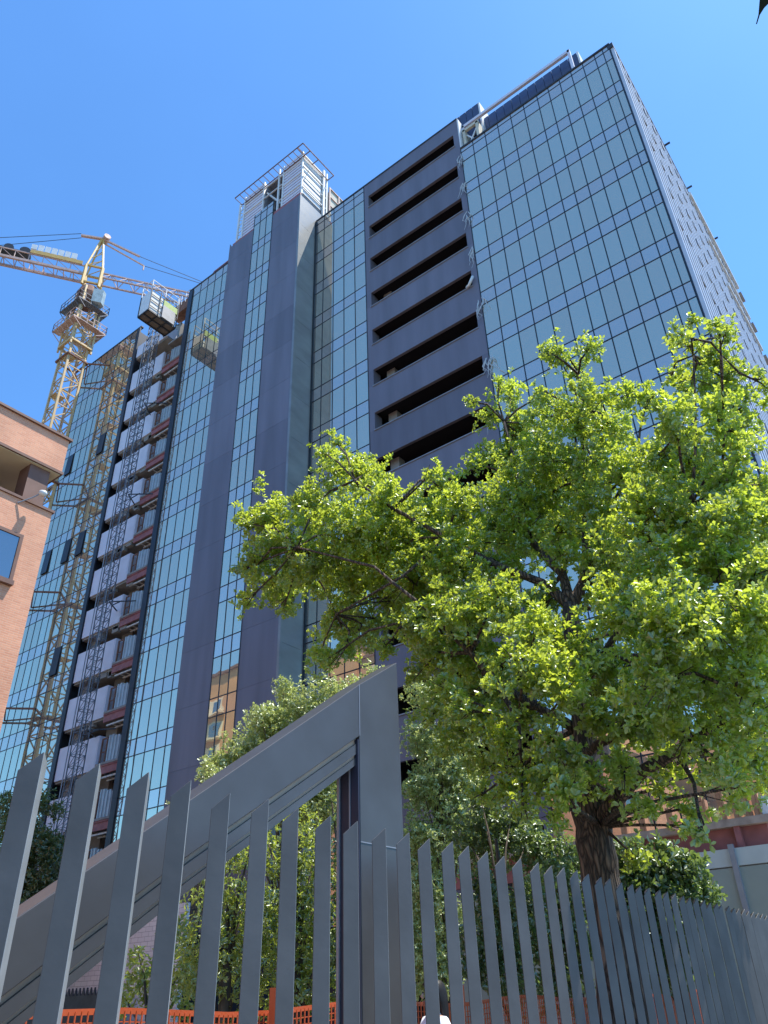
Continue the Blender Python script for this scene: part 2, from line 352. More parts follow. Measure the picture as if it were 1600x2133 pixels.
for (a, b, z0, z1) in OW:                       # tilted open casements
    i = min(range(9), key=lambda k: abs((cF[k] + cF[k + 1]) / 2 - (a + b) / 2))
    kk = round((48.70 - z1) / FL); zt = 48.70 - FL * kk - 1.14; x0, x1 = cF[i] + .05, cF[i + 1] - .05
    w = MB(); w.box(x0, x1, 29.79, 29.82, zt - 2.3, zt); o = w.build('open_window', M['dark'], T)  # dark panel over the glass paints in the shaded opening
    f = MB(); f.add([(x0, 29.76, zt), (x1, 29.76, zt), (x1, 29.70, zt - 2.3), (x0, 29.70, zt - 2.3), (x0, 29.80, zt + .02), (x1, 29.80, zt + .02), (x1, 29.73, zt - 2.28), (x0, 29.73, zt - 2.28)],
          [(0, 1, 2, 3), (7, 6, 5, 4), (0, 4, 5, 1), (1, 5, 6, 2), (2, 6, 7, 3), (3, 7, 4, 0)]); f.build('sash', M['clad_dk'], o)

# solid body behind the skins
b = MB()
b.box(-62.2, -52.9, 29.97, 52, 0, 59.55); b.box(-44.9, -37.25, 29.97, 52, 0, 59.3); b.box(-52.9, -44.9, 32.2, 52, 0, 59.2)
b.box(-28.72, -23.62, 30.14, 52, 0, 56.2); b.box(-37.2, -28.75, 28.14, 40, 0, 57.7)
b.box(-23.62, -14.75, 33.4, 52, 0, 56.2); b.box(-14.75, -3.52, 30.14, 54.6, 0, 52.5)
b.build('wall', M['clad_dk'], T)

# cladding strips, one panel to a storey with an open joint
def strip(x0, x1, y, top, zmin, name='cladding_strip', m_='clad', off=0.):
    s = MB(); z = top; k = 0
    while z > zmin + .05:
        nz = 48.70 - FL * (k - 2) - off; k += 1
        if nz > top - .6: continue
        nz = max(nz, zmin); s.box(x0, x1, y, y + .13, nz + .012, z); z = nz
    return s.build(name, M[m_], T)
strip(-37.22, -34.2, 28.0, 57.95, 4); strip(-31.88, -28.87, 28.0, 57.9, 4)
s = MB(); s.prism_y([(-37.22, 57.95), (-37.22, 58.45), (-37.05, 57.95)], 28.0, 28.13); s.build('corner_upstand', M['clad'], T)
strip(-44.92, -44.38, 29.72, 59.3, 4, m_='clad_dk'); strip(-52.92, -52.42, 29.72, 59.6, 4, m_='clad_dk')
# side of the core, catching the sun above the roof line
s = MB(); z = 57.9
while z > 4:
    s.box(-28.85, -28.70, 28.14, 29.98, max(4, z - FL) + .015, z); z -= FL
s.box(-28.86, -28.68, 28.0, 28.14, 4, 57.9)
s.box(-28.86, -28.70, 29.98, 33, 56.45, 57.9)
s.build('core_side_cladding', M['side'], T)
s = MB(); s.box(-28.68, -28.60, 29.86, 30.0, 4, 56.3); s.build('corner_post', M['mullion'], T)

# slotted bay: frame pieces round long open slots
fr = MB(); sill = MB(); pit = MB(); colw = MB()
tops = [54.90 - 3.645 * k for k in range(14)]
x0, x1, a0, a1 = -23.60, -14.77, -23.18, -15.20
zt = 56.42
for t in tops:
    fr.box(x0, x1, 30, 30.2, t, zt); zt = t - 1.36
    fr.box(x0, a0, 30, 30.2, zt, t); fr.box(a1, x1, 30, 30.2, zt, t)
    sill.box(a0 - .05, a1 + .05, 29.93, 30.02, zt - .09, zt - .03)
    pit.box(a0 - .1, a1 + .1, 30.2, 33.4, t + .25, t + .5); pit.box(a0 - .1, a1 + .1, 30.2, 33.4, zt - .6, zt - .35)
    fr.box(a0 - .16, a0, 30.2, 30.75, zt, t); fr.box(a1, a1 + .16, 30.2, 30.75, zt, t)
fr.box(x0, x1, 30, 30.2, 4, zt)
fr.box(x0, x1, 30.2, 33.4, 56.2, 56.42)
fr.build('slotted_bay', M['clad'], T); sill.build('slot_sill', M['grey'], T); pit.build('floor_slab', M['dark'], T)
for k in (3, 5, 6, 7, 8):
    c = MB(); c.box(-22.75, -22.1, 30.9, 31.5, tops[k] - 1.36, tops[k] + .2); c.build('column', M['inner'], T)
p = MB(); pts = [(-15.6, 29.95, 39.0), (-15.35, 29.8, 38.9), (-15.2, 29.78, 39.1), (-15.05, 29.85, 39.5)]; p.tube(pts, .09, 8)
p.build('hanging_pipe', M['white'], T, True)
# torn netting hanging from the joint
for (z, n, wd) in ((51.6, 5, .3), (48.6, 6, .35), (45.3, 5, .3), (41.9, 5, .25), (36.9, 8, .5), (32.2, 10, .6), (28.6, 3, .3)):
    nb = MB(); rg = random.Random(int(z * 10))
    for i in range(n):
        p0 = Vector((-14.85 + rg.uniform(-wd, wd) * .6, 29.9, z + rg.uniform(-.2, .5))); pts = [p0]
        for j in range(4):
            p0 = p0 + Vector((rg.uniform(-.2, .2), rg.uniform(-.06, .03), -rg.uniform(.12, .42))); pts.append(p0)
        nb.tube(pts, [.02, .035, .02, .014, .006], 5)
    nb.build('torn_netting', M['net'], T)

# ribbed side wall
g = MB(); g.box(-3.5, -3.42, 30.05, 54.6, 4, 52.3); g.build('side_wall_backing', M['ribback'], T)
g = MB(); y = 30.05
while y < 54.5:
    g.box(-3.42, -3.24, y, y + .33, 4, 52.3); y += .8
g.build('ribbed_screen', M['rib'], T)
g = MB(); g.box(-3.6, -3.22, 29.97, 54.65, 52.3, 52.75); g.build('coping', M['dgrey'], T)
g = MB(); rg = random.Random(3)
for k in range(14):
    for i in range(16):
        yy = 31.2 + i * 1.45 + (.7 if k % 2 else 0) + rg.uniform(-.2, .2)
        if yy < 54: g.box(-3.42, -3.19, yy, yy + .45, 50.2 - k * FL, 50.75 - k * FL)
g.build('screen_bracket', M['grey'], T)['kind'] = 'stuff'
g = MB(); g.box(-3.30, -3.05, 43, 54.6, 51.3, 51.62); g.box(-3.30, -3.10, 44.5, 54.6, 47.7, 47.95); g.box(-3.30, -3.1, 46, 54.6, 44.2, 44.5); g.build('gutter', M['white'], T)
for k in range(14):
    g = MB()
    z = 51.0 - k * FL
    g.box(-3.6, -3.05, 54.65, 55.9, z - .14, z)
    g.build('service_balcony', M['grey'], T)
g = MB()
for (yy, z) in ((39, 52.8), (43.5, 52.8), (49.5, 52.8)): g.box(-3.3, -2.85, yy, yy + .1, z - .1, z + .02)
g.build('roof_outrigger', M['dgrey'], T)

# open bay with balconies, one set for each storey
NS = 16
for k in range(-3, 13):
    t = 46.17 - FL * k
    pn = MB(); h = 2.3 if k > -3 else 1.5
    pn.box(-52.35, -50.02, 29.83, 29.95, t - h, t); pn.box(-50.0, -47.70, 29.83, 29.95, t - h, t)
    pn.box(-47.72, -47.60, 29.83, 30.9, t - h, t)
    pn.build('balcony_panel', M['lav'], T)
    sl = MB(); sl.box(-52.42, -47.6, 29.97, 32.2, t - h - .14, t - h + .06); sl.box(-47.6, -44.92, 30.1, 32.2, t - 2.3 - .22, t - 2.3 - .02); sl.build('floor_slab', M['conc'], T)
    if k > -3:
        be = MB(); be.box(-47.55, -44.95, 29.86, 29.98, t - 2.72, t - 2.22); be.box(-47.55, -44.95, 29.80, 30.06, t - 2.24, t - 2.14); be.build('edge_beam', M['red'], T)
        cp = MB(); cp.box(-47.5, -44.95, 29.76, 30.1, t - 2.13, t - 1.98); cp.build('kerb', M['conc'], T)
        gt = MB(); gt.box(-47.4, -44.95, 30.05, 30.16, t - 2.93, t - 2.83); gt.box(-47.2, -44.95, 30.6, 30.7, t - 2.98, t - 2.9)
        for q in range(4): gt.box(-47 + q * .6, -46.95 + q * .6, 30.05, 30.9, t - 2.9, t - 2.84)
        gt.build('hanging_rail', M['white'], T)
        cs = MB(); n = 9
        for i in range(n):
            xa = -46.75 + i * .185
            cs.box(xa, xa + .1, 30.02 + .06 * (i % 2), 30.1 + .06 * (i % 2), t - 1.98, t - .1 - .12 * (i // 3)); cs.box(xa + .1, xa + .185, 30.08, 30.13, t - 1.98, t - .1 - .12 * (i // 3))
        cs.build('corrugated_screen', M['corr'], T)
        dr = MB(); dr.box(-47.5, -47.42, 30.0, 30.08, t - 2, t - .2); dr.box(-46.95, -46.88, 30.0, 30.08, t - 2, t - .2); dr.box(-47.42, -46.95, 30.0, 30.06, t - 1.2, t - 1.14); dr.box(-47.42, -46.95, 30.0, 30.06, t - .3, t - .2)
        dr.build('railing', M['rust'], T)
        rg = random.Random(k)
        for i in range(4):
            xx = rg.uniform(-50.5, -47.4); hb = MB()
            hb.box(xx, xx + rg.uniform(.2, .9), 29.98, 30.3, t - 2.3 - .14 - rg.uniform(.15, .55), t - 2.42); hb.build('broken_soffit', M['conc'], T)
bw = MB(); bw.box(-46.3, -44.92, 31.9, 32.19, 4, 58.6); bw.build('back_wall', M['cream'], T)
bw = MB(); bw.box(-52.4, -51.6, 30.6, 32.19, 4, 58.6); bw.box(-49.2, -47.9, 31.3, 32.19, 4, 58.6); bw.build('inner_partition', M['inner'], T)
rl = MB()
for x in range(9): rl.box(-50 + x * .6, -49.96 + x * .6, 30.0, 30.04, 58.9, 60.2)
rl.box(-50, -45.1, 30, 30.04, 60.16, 60.2); rl.box(-50, -45.1, 30, 30.04, 59.5, 59.54)
rl.build('roof_railing', M['white'], T)
rl = MB(); rl.box(-48.6, -45.2, 30.6, 31.6, 59.0, 60.3); rl.build('roof_beam_stack', M['rust'], T)
# coping of the wing and the pink roof tarpaulin
for c in ((-44.95, -37.2, 29.78, 30.1, 59.5, 59.62), (-62.25, -52.4, 29.78, 30.1, 59.75, 59.87), (-28.72, -14.72, 29.96, 30.3, 56.42, 56.56), (-14.75, -3.4, 29.94, 30.3, 52.72, 52.86)):
    cpg = MB(); cpg.box(*c); cpg.build('coping', M['dgrey'], T)
tp = MB(); tp.prism_y([(-42.6, 59.6), (-42.5, 60.3), (-42.1, 60.62), (-37.3, 60.75), (-37.3, 60.62), (-42.0, 60.5), (-42.35, 60.2), (-42.4, 59.6)], 30.2, 30.3)
tp.build('roof_hose_rail', M['red'], T)
# balconies on the far end of the wing
for k in range(0, 15):
    z = 59.3 - FL * k
    e = MB(); e.box(-63.4, -62.22, 30.3, 35.5, z - 1.5, z); e.build('end_balcony', M['clad_dk'], T)
    e2 = MB(); e2.box(-63.3, -63.24, 30.4, 35.4, z + .02, z + 1.1); e2.build('glass_railing', M['glass'], T)

# roof core in its cage
bx = MB(); zb, zt = 58.35, 64.2
bx.box(-35.9, -33.5, 28.3, 30.9, zb, zt - .1); bx.box(-31.1, -28.9, 28.3, 30.9, zb, zt); bx.box(-33.5, -31.1, 30.2, 30.9, zb, zt - .2); bx.box(-33.5, -31.1, 28.6, 30.2, zt - .35, zt - .2)
core = bx.build('roof_core', M['grey'], T)
lv = MB(); lv2 = MB()
for i in range(14):
    z = zb + .15 + i * .41
    lv.box(-35.85, -33.55, 28.2, 28.3, z, z + .28); lv2.box(-31.0, -28.95, 28.2, 28.3, z, z + .28)
lv.build('louvre', M['lav'], core); lv2.build('louvre', M['lav'], core)
lv = MB()
for i in range(9):
    z = zb + .25 + i * .59; lv.box(-28.9, -28.8, 28.35, 30.6, z, z + .42)
lv.build('louvre', M['white'], core)
cg = MB()
for (x, y) in ((-28.82, 28.22), (-31.05, 28.2), (-31.55, 28.15), (-33.5, 28.2), (-35.95, 28.2), (-36.4, 28.05)): cg.beam((x, y, zb - (0 if x > -36 else .2)), (x, y, zt - (.1 if x > -36 else .9)), .14)
cg.beam((-28.7, 30.75, 56.6), (-28.7, 30.75, zt), .2); cg.beam((-28.7, 31.15, 56.6), (-28.7, 31.15, zt), .14); cg.beam((-28.75, 29.3, zb), (-28.75, 29.3, zb), .1) if False else None
for z in (59.2, 60.6, 62.0, 63.3): cg.beam((-28.7, 28.2, z), (-28.7, 31.1, z), .08)
for z in (59.6, 61.2, 62.9): cg.beam((-31.55, 28.15, z), (-28.82, 28.15, z), .07)
for z in (61.6, 63.0): cg.beam((-35.95, 28.15, z), (-31.05, 28.15, z), .09)
for i in range(5):
    z = 58.2 + i; cg.beam((-36.4, 28.05, z), (-35.95, 28.2, z + .5), .06); cg.beam((-35.95, 28.2, z + .5), (-36.4, 28.05, z + 1), .06)
for y in (28.5, 28.8): cg.beam((-33.4, y, 62.8), (-31.0, y, 58.9), .14)
cg.build('cage_frame', M['white'], core)
pf = MB(); z = 63.3
for y in (27.25, 28.15): pf.beam((-36.3, y, z), (-27.9, y, z), .07)
for i in range(15): pf.beam((-36.3 + i * .6, 27.25, z), (-36.3 + i * .6, 28.15, z), .045)
for x in (-27.9, -28.6): pf.beam((x, 27.25, z), (x, 31.2, z), .07)
for y in (27.25, 29.2, 31.2): pf.beam((-27.9, y, z), (-28.7, y, z), .06)
for i in range(8): pf.beam((-36 + i, 28.15, z), (-36 + i, 28.35, zt - .4), .05)
pf.build('cage_platform', M['rust'], core)
rd = MB(); rd.box(-31.85, -28.75, 28.05, 28.14, 57.95, 58.3); rd.box(-36.9, -34.25, 28.05, 28.14, 58.0, 58.25); rd.build('primer_edge', M['red'], T)
ex = MB(); ex.box(-30.5, -28.6, 31.6, 36, 57.2, 62.3); ex.build('plant_room', M['cream'], T)
ex = MB()
for z in (60.0, 61.2, 62.35): ex.beam((-28.55, 31.4, z), (-28.55, 36, z), .1)
for y in (31.4, 32.6, 33.8, 35): ex.beam((-28.55, y, 57), (-28.55, y, 62.4), .12)
ex.build('plant_room_frame', M['crane_p'], T)

# right-hand roof: set-back navy parapet, white rail, penthouse, open bay with braces
nv = MB(); x = -13.5
while x < -5.8:
    nv.box(x, min(x + .62, -5.7), 31.4, 31.52, 52.5, 56.75); x += .65
nv.box(-13.5, -5.7, 31.55, 34.5, 52.5, 56.7); nv.build('roof_parapet', M['navy'], T)
nv = MB(); nv.box(-5.7, -5.58, 31.38, 34.5, 52.5, 56.8); nv.build('parapet_lit_end', M['white'], T)  # white end paints in the sunlight on the navy parapet's end face
rl = MB(); rl.box(-14.7, -5.95, 30.5, 30.7, 55.85, 56.12); rl.box(-6.1, -5.92, 30.5, 30.72, 52.8, 56.12); rl.box(-14.7, -14.5, 30.5, 30.7, 52.8, 56.1); rl.build('roof_rail', M['lav'], T)
ph = MB(); x = -15.5
for i in range(4): ph.box(-15.5 + i * .55, -14.98 + i * .55, 31.0, 31.1, 54.5, 58.37)
ph.box(-15.5, -13.35, 31.12, 33.2, 54.5, 58.35); ph.build('penthouse', M['navy'], T)
ph = MB(); ph.box(-13.35, -13.2, 31.0, 33.2, 54.5, 58.38); ph.build('penthouse_lit_end', M['white'], T)  # sunlit side of the navy penthouse, its brightness painted in as white
ob = MB(); ob.box(-14.55, -14.35, 30.25, 30.9, 52.7, 55.1); ob.box(-14.6, -13.2, 30.25, 30.45, 54.9, 55.15); ob.box(-13.45, -13.25, 30.25, 30.9, 52.7, 55.1); ob.build('open_bay_frame', M['cream'], T)
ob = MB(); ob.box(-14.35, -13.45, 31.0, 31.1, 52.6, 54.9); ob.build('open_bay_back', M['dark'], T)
ob = MB(); ob.beam((-14.3, 30.4, 53.0), (-13.5, 30.45, 54.6), .1); ob.beam((-14.3, 30.45, 54.5), (-13.5, 30.5, 53.1), .1); ob.beam((-14.1, 30.6, 54.0), (-13.5, 30.6, 54.75), .08); ob.build('cross_brace', M['white'], T)
ob = MB(); ob.box(-14.76, -14.66, 30.0, 31.4, 52.75, 56.42); ob.build('bay_end_sheet', M['white'], T)

# terrace podium of the tower
pd = MB(); pd.box(-16, -5.35, 24.0, 29.9, 5.42, 5.62); pd.build('terrace_slab', M['slab'], T)
pd = MB(); pd.box(-16, -5.55, 24.25, 24.4, 4.7, 5.42)
for x in (-15, -12.2, -9.2, -6.4): pd.box(x, x + .16, 24.05, 24.25, 4.75, 5.42)
pd.build('terrace_beam', M['red'], T)
pd = MB(); pd.box(-16, -5.5, 24.41, 29.8, 4.95, 5.1); pd.build('terrace_soffit', M['conc'], T)
pd = MB(); pd.box(-5.55, -5.36, 24.1, 29.9, 5.62, 6.1); pd.build('terrace_upstand', M['white'], T)

# formwork timbers standing on the terrace edge
for i, x in enumerate((-14.6, -13.3, -11.9, -10.6, -9.65, -9.05, -8.2, -7.2, -6.68, -6.3, -6.0, -5.75)):
    h = .55 + .15 * (i % 3)
    q = MB(); q.box(x, x + .12, 24.08, 24.14, 5.62, 5.62 + h); q.box(x + .13, x + .19, 24.08, 24.36, 5.62, 5.62 + h * .9)
    tag(q.build('formwork_timber', M['timber']), 'upright pinkish formwork timber standing on the red terrace edge', 'timber', 'formwork timbers along the terrace edge')
q = MB(); q.beam((-8.4, 24.0, 5.75), (-7.5, 23.85, 5.3), .04); q.beam((-8.0, 24.1, 5.7), (-7.0, 24.15, 6.05), .05); q.beam((-12.4, 24.3, 5.65), (-11.6, 24.3, 6.1), .06); q.beam((-12.5, 24.35, 6.0), (-11.9, 24.25, 5.65), .07)
tag(q.build('loose_timber', M['timber']), 'loose broken timbers lying across the terrace edge behind the oak leaves', 'timber')
HD = thing('hoarding', 'grey-green site hoarding with pale upper band beneath the red terrace beam', 'hoarding', (-9, 23.9, 0))
q = MB()
for a, b in ((-16, -12.3), (-12.27, -9.6), (-9.57, -6.55), (-6.52, -3.4)): q.box(a, b, 23.9, 23.96, 0, 4.38)
q.build('panel', M['hoard'], HD)
q = MB()
for a, b in ((-12.27, -9.6), (-9.57, -6.55), (-6.52, -3.4)): q.box(a, b, 23.92, 23.98, 4.42, 4.86)
q.build('upper_panel', M['hoard2'], HD)
for x in (-12.3, -9.58, -6.53):
    q = MB(); q.box(x - .07, x + .07, 23.78, 23.9, 0, 4.95); q.build('post', M['grey'], HD)

# ------------------------------------------------------------------ building behind the photographer, seen mirrored in the glass
AB = thing('apartment_building', 'orange rendered apartment block mirrored low in the tower glass', 'building', (-66, -16, 0))
q = MB(); q.box(-92, -60, -24, -12, 0, 40.7); q.box(-60, -44, -24, -12.5, 0, 38.6); q.box(-44, -12, -26, -14, 0, 21)
q.build('wall', M['ochre'], AB)
q = MB(); q.box(-92.4, -59.8, -24.4, -11.7, 40.7, 41.1); q.box(-60, -43.7, -24.4, -12.2, 38.6, 39); q.box(-44, -11.7, -26.4, -13.7, 21, 21.4); q.build('roof_edge', M['brownpaint'], AB)
for fl in range(11):
    z = 35.2 - fl * 3.2
    if z < 2: break
    q = MB(); q.box(-88, -80, -12.02, -11.2, z - .2, z); q.box(-75, -66, -12.02, -11.2, z - .2, z); q.box(-58, -50, -12.52, -11.6, z - .2, z); q.build('balcony_slab', M['beige'], AB)
    q = MB(); q.box(-88, -80, -12.02, -11.9, z + .1, z + 2.2); q.box(-75, -66, -12.02, -11.9, z + .1, z + 2.2); q.box(-58, -50, -12.52, -12.4, z + .1, z + 2.2); q.build('recess', M['beige'], AB)
    for x in (-86, -82, -73, -69, -56, -53):
        yb = -11.88 if x < -60 else -12.38
        w = MB(); w.box(x, x + 1.4, yb - .02, yb + .06, z + .3, z + 2.0); w.build('window', M['winglass'], AB)

# ------------------------------------------------------------------ brick building on the left
BB = thing('brick_building', 'orange brick building with a top-floor corner loggia at the left edge of the view', 'building', (-27, 0, 0))
q = MB(); q.box(-46, -20, -30, 9.65, 0, 14.46); q.box(-46, -23.4, -30, 6.2, 14.5, 15.9); q.build('wall', M['brick'], BB)
q = MB(); q.box(-46, -20, -30, 9.65, 15.98, 17.22); q.build('parapet', M['brick'], BB)
q = MB(); q.box(-46, -20.03, -30, 9.62, 15.88, 15.98); q.build('loggia_ceiling', M['beige'], BB)
q = MB(); q.box(-23.4, -23.3, -30, 6.25, 14.5, 15.88); q.box(-46, -23.3, 6.2, 6.28, 14.5, 15.88); q.box(-23.3, -20.3, 4.6, 4.8, 14.5, 15.88); q.build('loggia_back_wall', M['beige'], BB)
q = MB(); q.box(-46.05, -19.92, -30.05, 9.73, 17.22, 17.3); q.box(-46.05, -19.94, -30.05, 9.7, 14.46, 14.54); q.box(-46, -19.96, -30, 9.69, 15.9, 15.99); q.build('metal_coping', M['brownpaint'], BB)
q = MB(); q.box(-20.75, -20.12, 8.7, 9.35, 14.54, 15.88); q.build('pillar', M['brownpaint'], BB)
for (ya, yb, za, zb_) in ((7.3, 8.86, 11.85, 13.25), (3.6, 5.2, 11.85, 13.25), (7.0, 7.85, 8.6, 10.0), (3.6, 5.2, 8.6, 10.0), (7.3, 8.3, 5.4, 6.8)):
    q = MB(); q.box(-20.0, -19.94, ya - .1, ya, za - .1, zb_ + .1); q.box(-20.0, -19.94, yb, yb + .1, za - .1, zb_ + .1); q.box(-20.0, -19.94, ya, yb, zb_, zb_ + .1); q.box(-20, -19.86, ya - .12, yb + .12, za - .14, za)
    w = q.build('window', M['brownpaint'], BB)
    q = MB(); q.box(-20.0, -19.97, ya, yb, za, zb_); q.build('pane', M['winglass'], w)
WL = thing('wall_lamp', 'small dome lamp on a thin arm above the brick corner balcony', 'lamp', (-20, 8.3, 14.5))
q = MB(); q.tube([(-19.98, 8.55, 14.3), (-19.8, 8.85, 14.55), (-19.65, 9.06, 14.78)], .02, 6); q.build('arm', M['grey'], WL)
q = MB(); q.tube([(-19.65, 9.06, 14.84), (-19.65, 9.06, 14.80), (-19.65, 9.06, 14.72), (-19.65, 9.06, 14.66)], [.03, .11, .13, .07], 12); q.build('dome', M['white'], WL, True)

# ------------------------------------------------------------------ tower crane
CR = thing('tower_crane', 'ochre lattice tower crane standing close against the far wing of the tower', 'crane', (-59.7, 27.16, 0))
cx_, cy_ = -59.7, 27.16
ms = MB(); hw = .88
for sx in (-1, 1):
    for sy in (-1, 1): ms.beam((cx_ + sx * hw, cy_ + sy * hw, 0), (cx_ + sx * hw, cy_ + sy * hw, 67.4), .2)
z = 0; k = 0
while z < 66:
    z2 = z + 1.7
    for (a, b_) in (((-1, -1), (1, -1)), ((1, -1), (1, 1)), ((1, 1), (-1, 1)), ((-1, 1), (-1, -1))):
        pa, pb = (cx_ + a[0] * hw, cy_ + a[1] * hw), (cx_ + b_[0] * hw, cy_ + b_[1] * hw)
        ms.beam((*pa, z), (*pb, z), .09)
        if k % 2: ms.beam((*pa, z), (*pb, z2), .09)
        else: ms.beam((*pb, z), (*pa, z2), .09)
    if k % 3 == 1: ms.box(cx_ - .8, cx_ + .1, cy_ - .8, cy_ + .2, z - .03, z + .03)
    z = z2; k += 1
ms.build('mast', M['crane'], CR)
ld = MB()
for s_ in (-.2, .2): ld.beam((cx_ + s_, cy_ + .5, 0), (cx_ + s_, cy_ + .5, 66), .06)
for i in range(160): ld.beam((cx_ - .2, cy_ + .5, i * .41), (cx_ + .2, cy_ + .5, i * .41), .04)
ld.build('ladder', M['crane_p'], CR)
for (zp, w) in ((61.4, 1.9), (64.3, 1.75)):
    p = MB()
    for s_ in (-1, 1):
        p.box(cx_ - w, cx_ + w, cy_ + s_ * w - (.75 if s_ > 0 else 0), cy_ + s_ * w + (.75 if s_ < 0 else 0), zp, zp + .07)
        p.box(cx_ + s_ * w - (.75 if s_ > 0 else 0), cx_ + s_ * w + (.75 if s_ < 0 else 0), cy_ - w, cy_ + w, zp + .08, zp + .14)
    for i in range(6):
        for s_ in (-1, 1):
            t_ = -w + i * 2 * w / 5
            p.beam((cx_ + t_, cy_ + s_ * w, zp), (cx_ + t_, cy_ + s_ * w, zp + 1.1), .05); p.beam((cx_ + s_ * w, cy_ + t_, zp), (cx_ + s_ * w, cy_ + t_, zp + 1.1), .05)
            p.beam((cx_ + t_, cy_ + s_ * hw, zp - .8), (cx_ + t_, cy_ + s_ * w, zp), .06)
    for hh in (.55, 1.1):
        for s_ in (-1, 1): p.beam((cx_ - w, cy_ + s_ * w, zp + hh), (cx_ + w, cy_ + s_ * w, zp + hh), .05); p.beam((cx_ + s_ * w, cy_ - w, zp + hh), (cx_ + s_ * w, cy_ + w, zp + hh), .05)
    p.build('platform', M['hoistm'] if zp > 62 else M['crane_p'], CR)
cl = MB()
for s_ in (-1, 1):
    cl.beam((cx_ - 1.2, cy_ + s_ * 1.15, 59.2), (cx_ + 1.2, cy_ + s_ * 1.15, 59.2), .22); cl.beam((cx_ + s_ * 1.15, cy_ - 1.2, 59.2), (cx_ + s_ * 1.15, cy_ + 1.2, 59.2), .22)
    for t_ in (-1, 1): cl.beam((cx_ + s_ * 1.15, cy_ + t_ * 1.15, 58.6), (cx_ + s_ * 1.15, cy_ + t_ * 1.15, 64), .16)
    cl.beam((cx_ - 1.15, cy_ + s_ * 1.15, 59.3), (cx_ + 1.15, cy_ + s_ * 1.15, 61.3), .1); cl.beam((cx_ + s_ * 1.15, cy_ - 1.15, 61.3), (cx_ + s_ * 1.15, cy_ + 1.15, 59.3), .1)
cl.build('climbing_frame', M['crane'], CR)
sw = MB(); sw.tube([(cx_, cy_, 65.6), (cx_, cy_, 66.1), (cx_, cy_, 66.8), (cx_, cy_, 67.9)], [1.0, 1.25, 1.3, .95], 18); sw.build('slewing_ring', M['rust'], CR)
U_ = Vector((.546, .838, 0)); N_ = Vector((.838, -.546, 0)); C0 = Vector((cx_, cy_, 0))
def J(a, n, z): return C0 + U_ * a + N_ * n + Vector((0, 0, z))
cb = MB()
for (za, zc, r0, r1) in ((64.8, 66.7, 1, 1),):
    pts = [(.6, .75), (1.6, .75), (1.85, 1.2), (1.6, 1.7), (.6, 1.7)]
    n = len(pts); lo = [J(a, b_, za + (.35 if a > 2 else 0)) for a, b_ in pts]; hi = [J(a, b_, zc) for a, b_ in pts]
    cb.add(lo + hi, [tuple(range(n)), tuple(range(n, 2 * n))] + [(i, (i + 1) % n, n + (i + 1) % n, n + i) for i in range(n)])
cb.build('cab', M['cabin'], CR)
th = MB()
for s_ in (-1, 1):
    for a in (-.85, .85):
        th.beam(J(a, s_ * .8, 67.9), J(a, s_ * .8, 70.9), .28)
        th.beam(J(a, s_ * .8, 70.9), J(.1 * a, s_ * .2, 76.2), .16)
    th.beam(J(-.85, s_ * .8, 70.9), J(.85, s_ * .8, 70.9), .2); th.beam(J(-.85, s_ * .8, 68.3), J(.85, s_ * .8, 68.3), .2)
    for i in range(4):
        f0, f1 = i / 4, (i + 1) / 4; za, zc = 70.9 + 5.3 * f0, 70.9 + 5.3 * f1; w0, w1 = .85 * (1 - f0 * .9), .85 * (1 - f1 * .9)
        th.beam(J(-w0, s_ * (.8 - .6 * f0), za), J(w1, s_ * (.8 - .6 * f1), zc), .07)
th.build('tower_head', M['crane_y'], CR)
tp = MB(); tp.beam(J(-2.3, .1, 76.1), J(.2, .1, 76.4), .3, .22); tp.beam(J(.1, .15, 76.3), J(4.3, .3, 74.7), .2, .2); tp.beam(J(.1, -.3, 76.2), J(4.9, -.2, 73.9), .13); tp.beam(J(4.9, -.2, 73.9), J(4.9, -.2, 73.2), .12)
tp.tube([J(.2, -.3, 76.5), J(.5, .5, 76.6)], .4, 10); tp.build('head_sheave', M['crane_p'], CR)
jb = MB()
for s_ in (-.6, .6): jb.beam(J(.8, s_, 69.7), J(30, s_, 69.7), .16)
jb.beam(J(.8, 0, 71.0), J(30, 0, 71.0), .16)
i = 0; a = .8
while a < 29.5:
    for s_ in (-.6, .6): jb.beam(J(a, s_, 69.7), J(a + .9, 0, 71), .07); jb.beam(J(a + .9, 0, 71), J(a + 1.8, s_, 69.7), .07)
    jb.beam(J(a, -.6, 69.7), J(a, .6, 69.7), .07); a += 1.8
jb.build('jib', M['crane_p'], CR)
cj = MB()
for s_ in (-.65, .65):
    cj.beam(J(-.8, s_, 69.6), J(-13, s_, 69.6), .2, .3); cj.beam(J(-.8, s_, 70.8), J(-13, s_, 70.8), .12)
    for i in range(9): cj.beam(J(-1 - i * 1.4, s_, 69.6), J(-1 - i * 1.4, s_, 70.8), .07); cj.beam(J(-1 - i * 1.4, s_, 69.6), J(-2.4 - i * 1.4, s_, 70.8), .05)
for i in range(12): cj.beam(J(-1 - i, -.65, 69.6), J(-1 - i, .65, 69.6), .08)
cj.box(0, 0, 0, 0, 0, 0) if False else None
cj.build('counter_jib', M['crane_p'], CR)
sg = MB(); sg.beam(J(-1.3, .75, 71.1), J(-6.6, .75, 71.1), .12, .5); sg.build('sign_board', M['crane_y'], CR)
sg = MB(); rg = random.Random(5)
for i in range(7): sg.beam(J(-2.0 - i * .68, .75, 71.85), J(-2.56 - i * .68, .75, 71.85), .1, .85 + rg.uniform(-.15, .1))
sg.build('sign_letters', M['white'], CR)
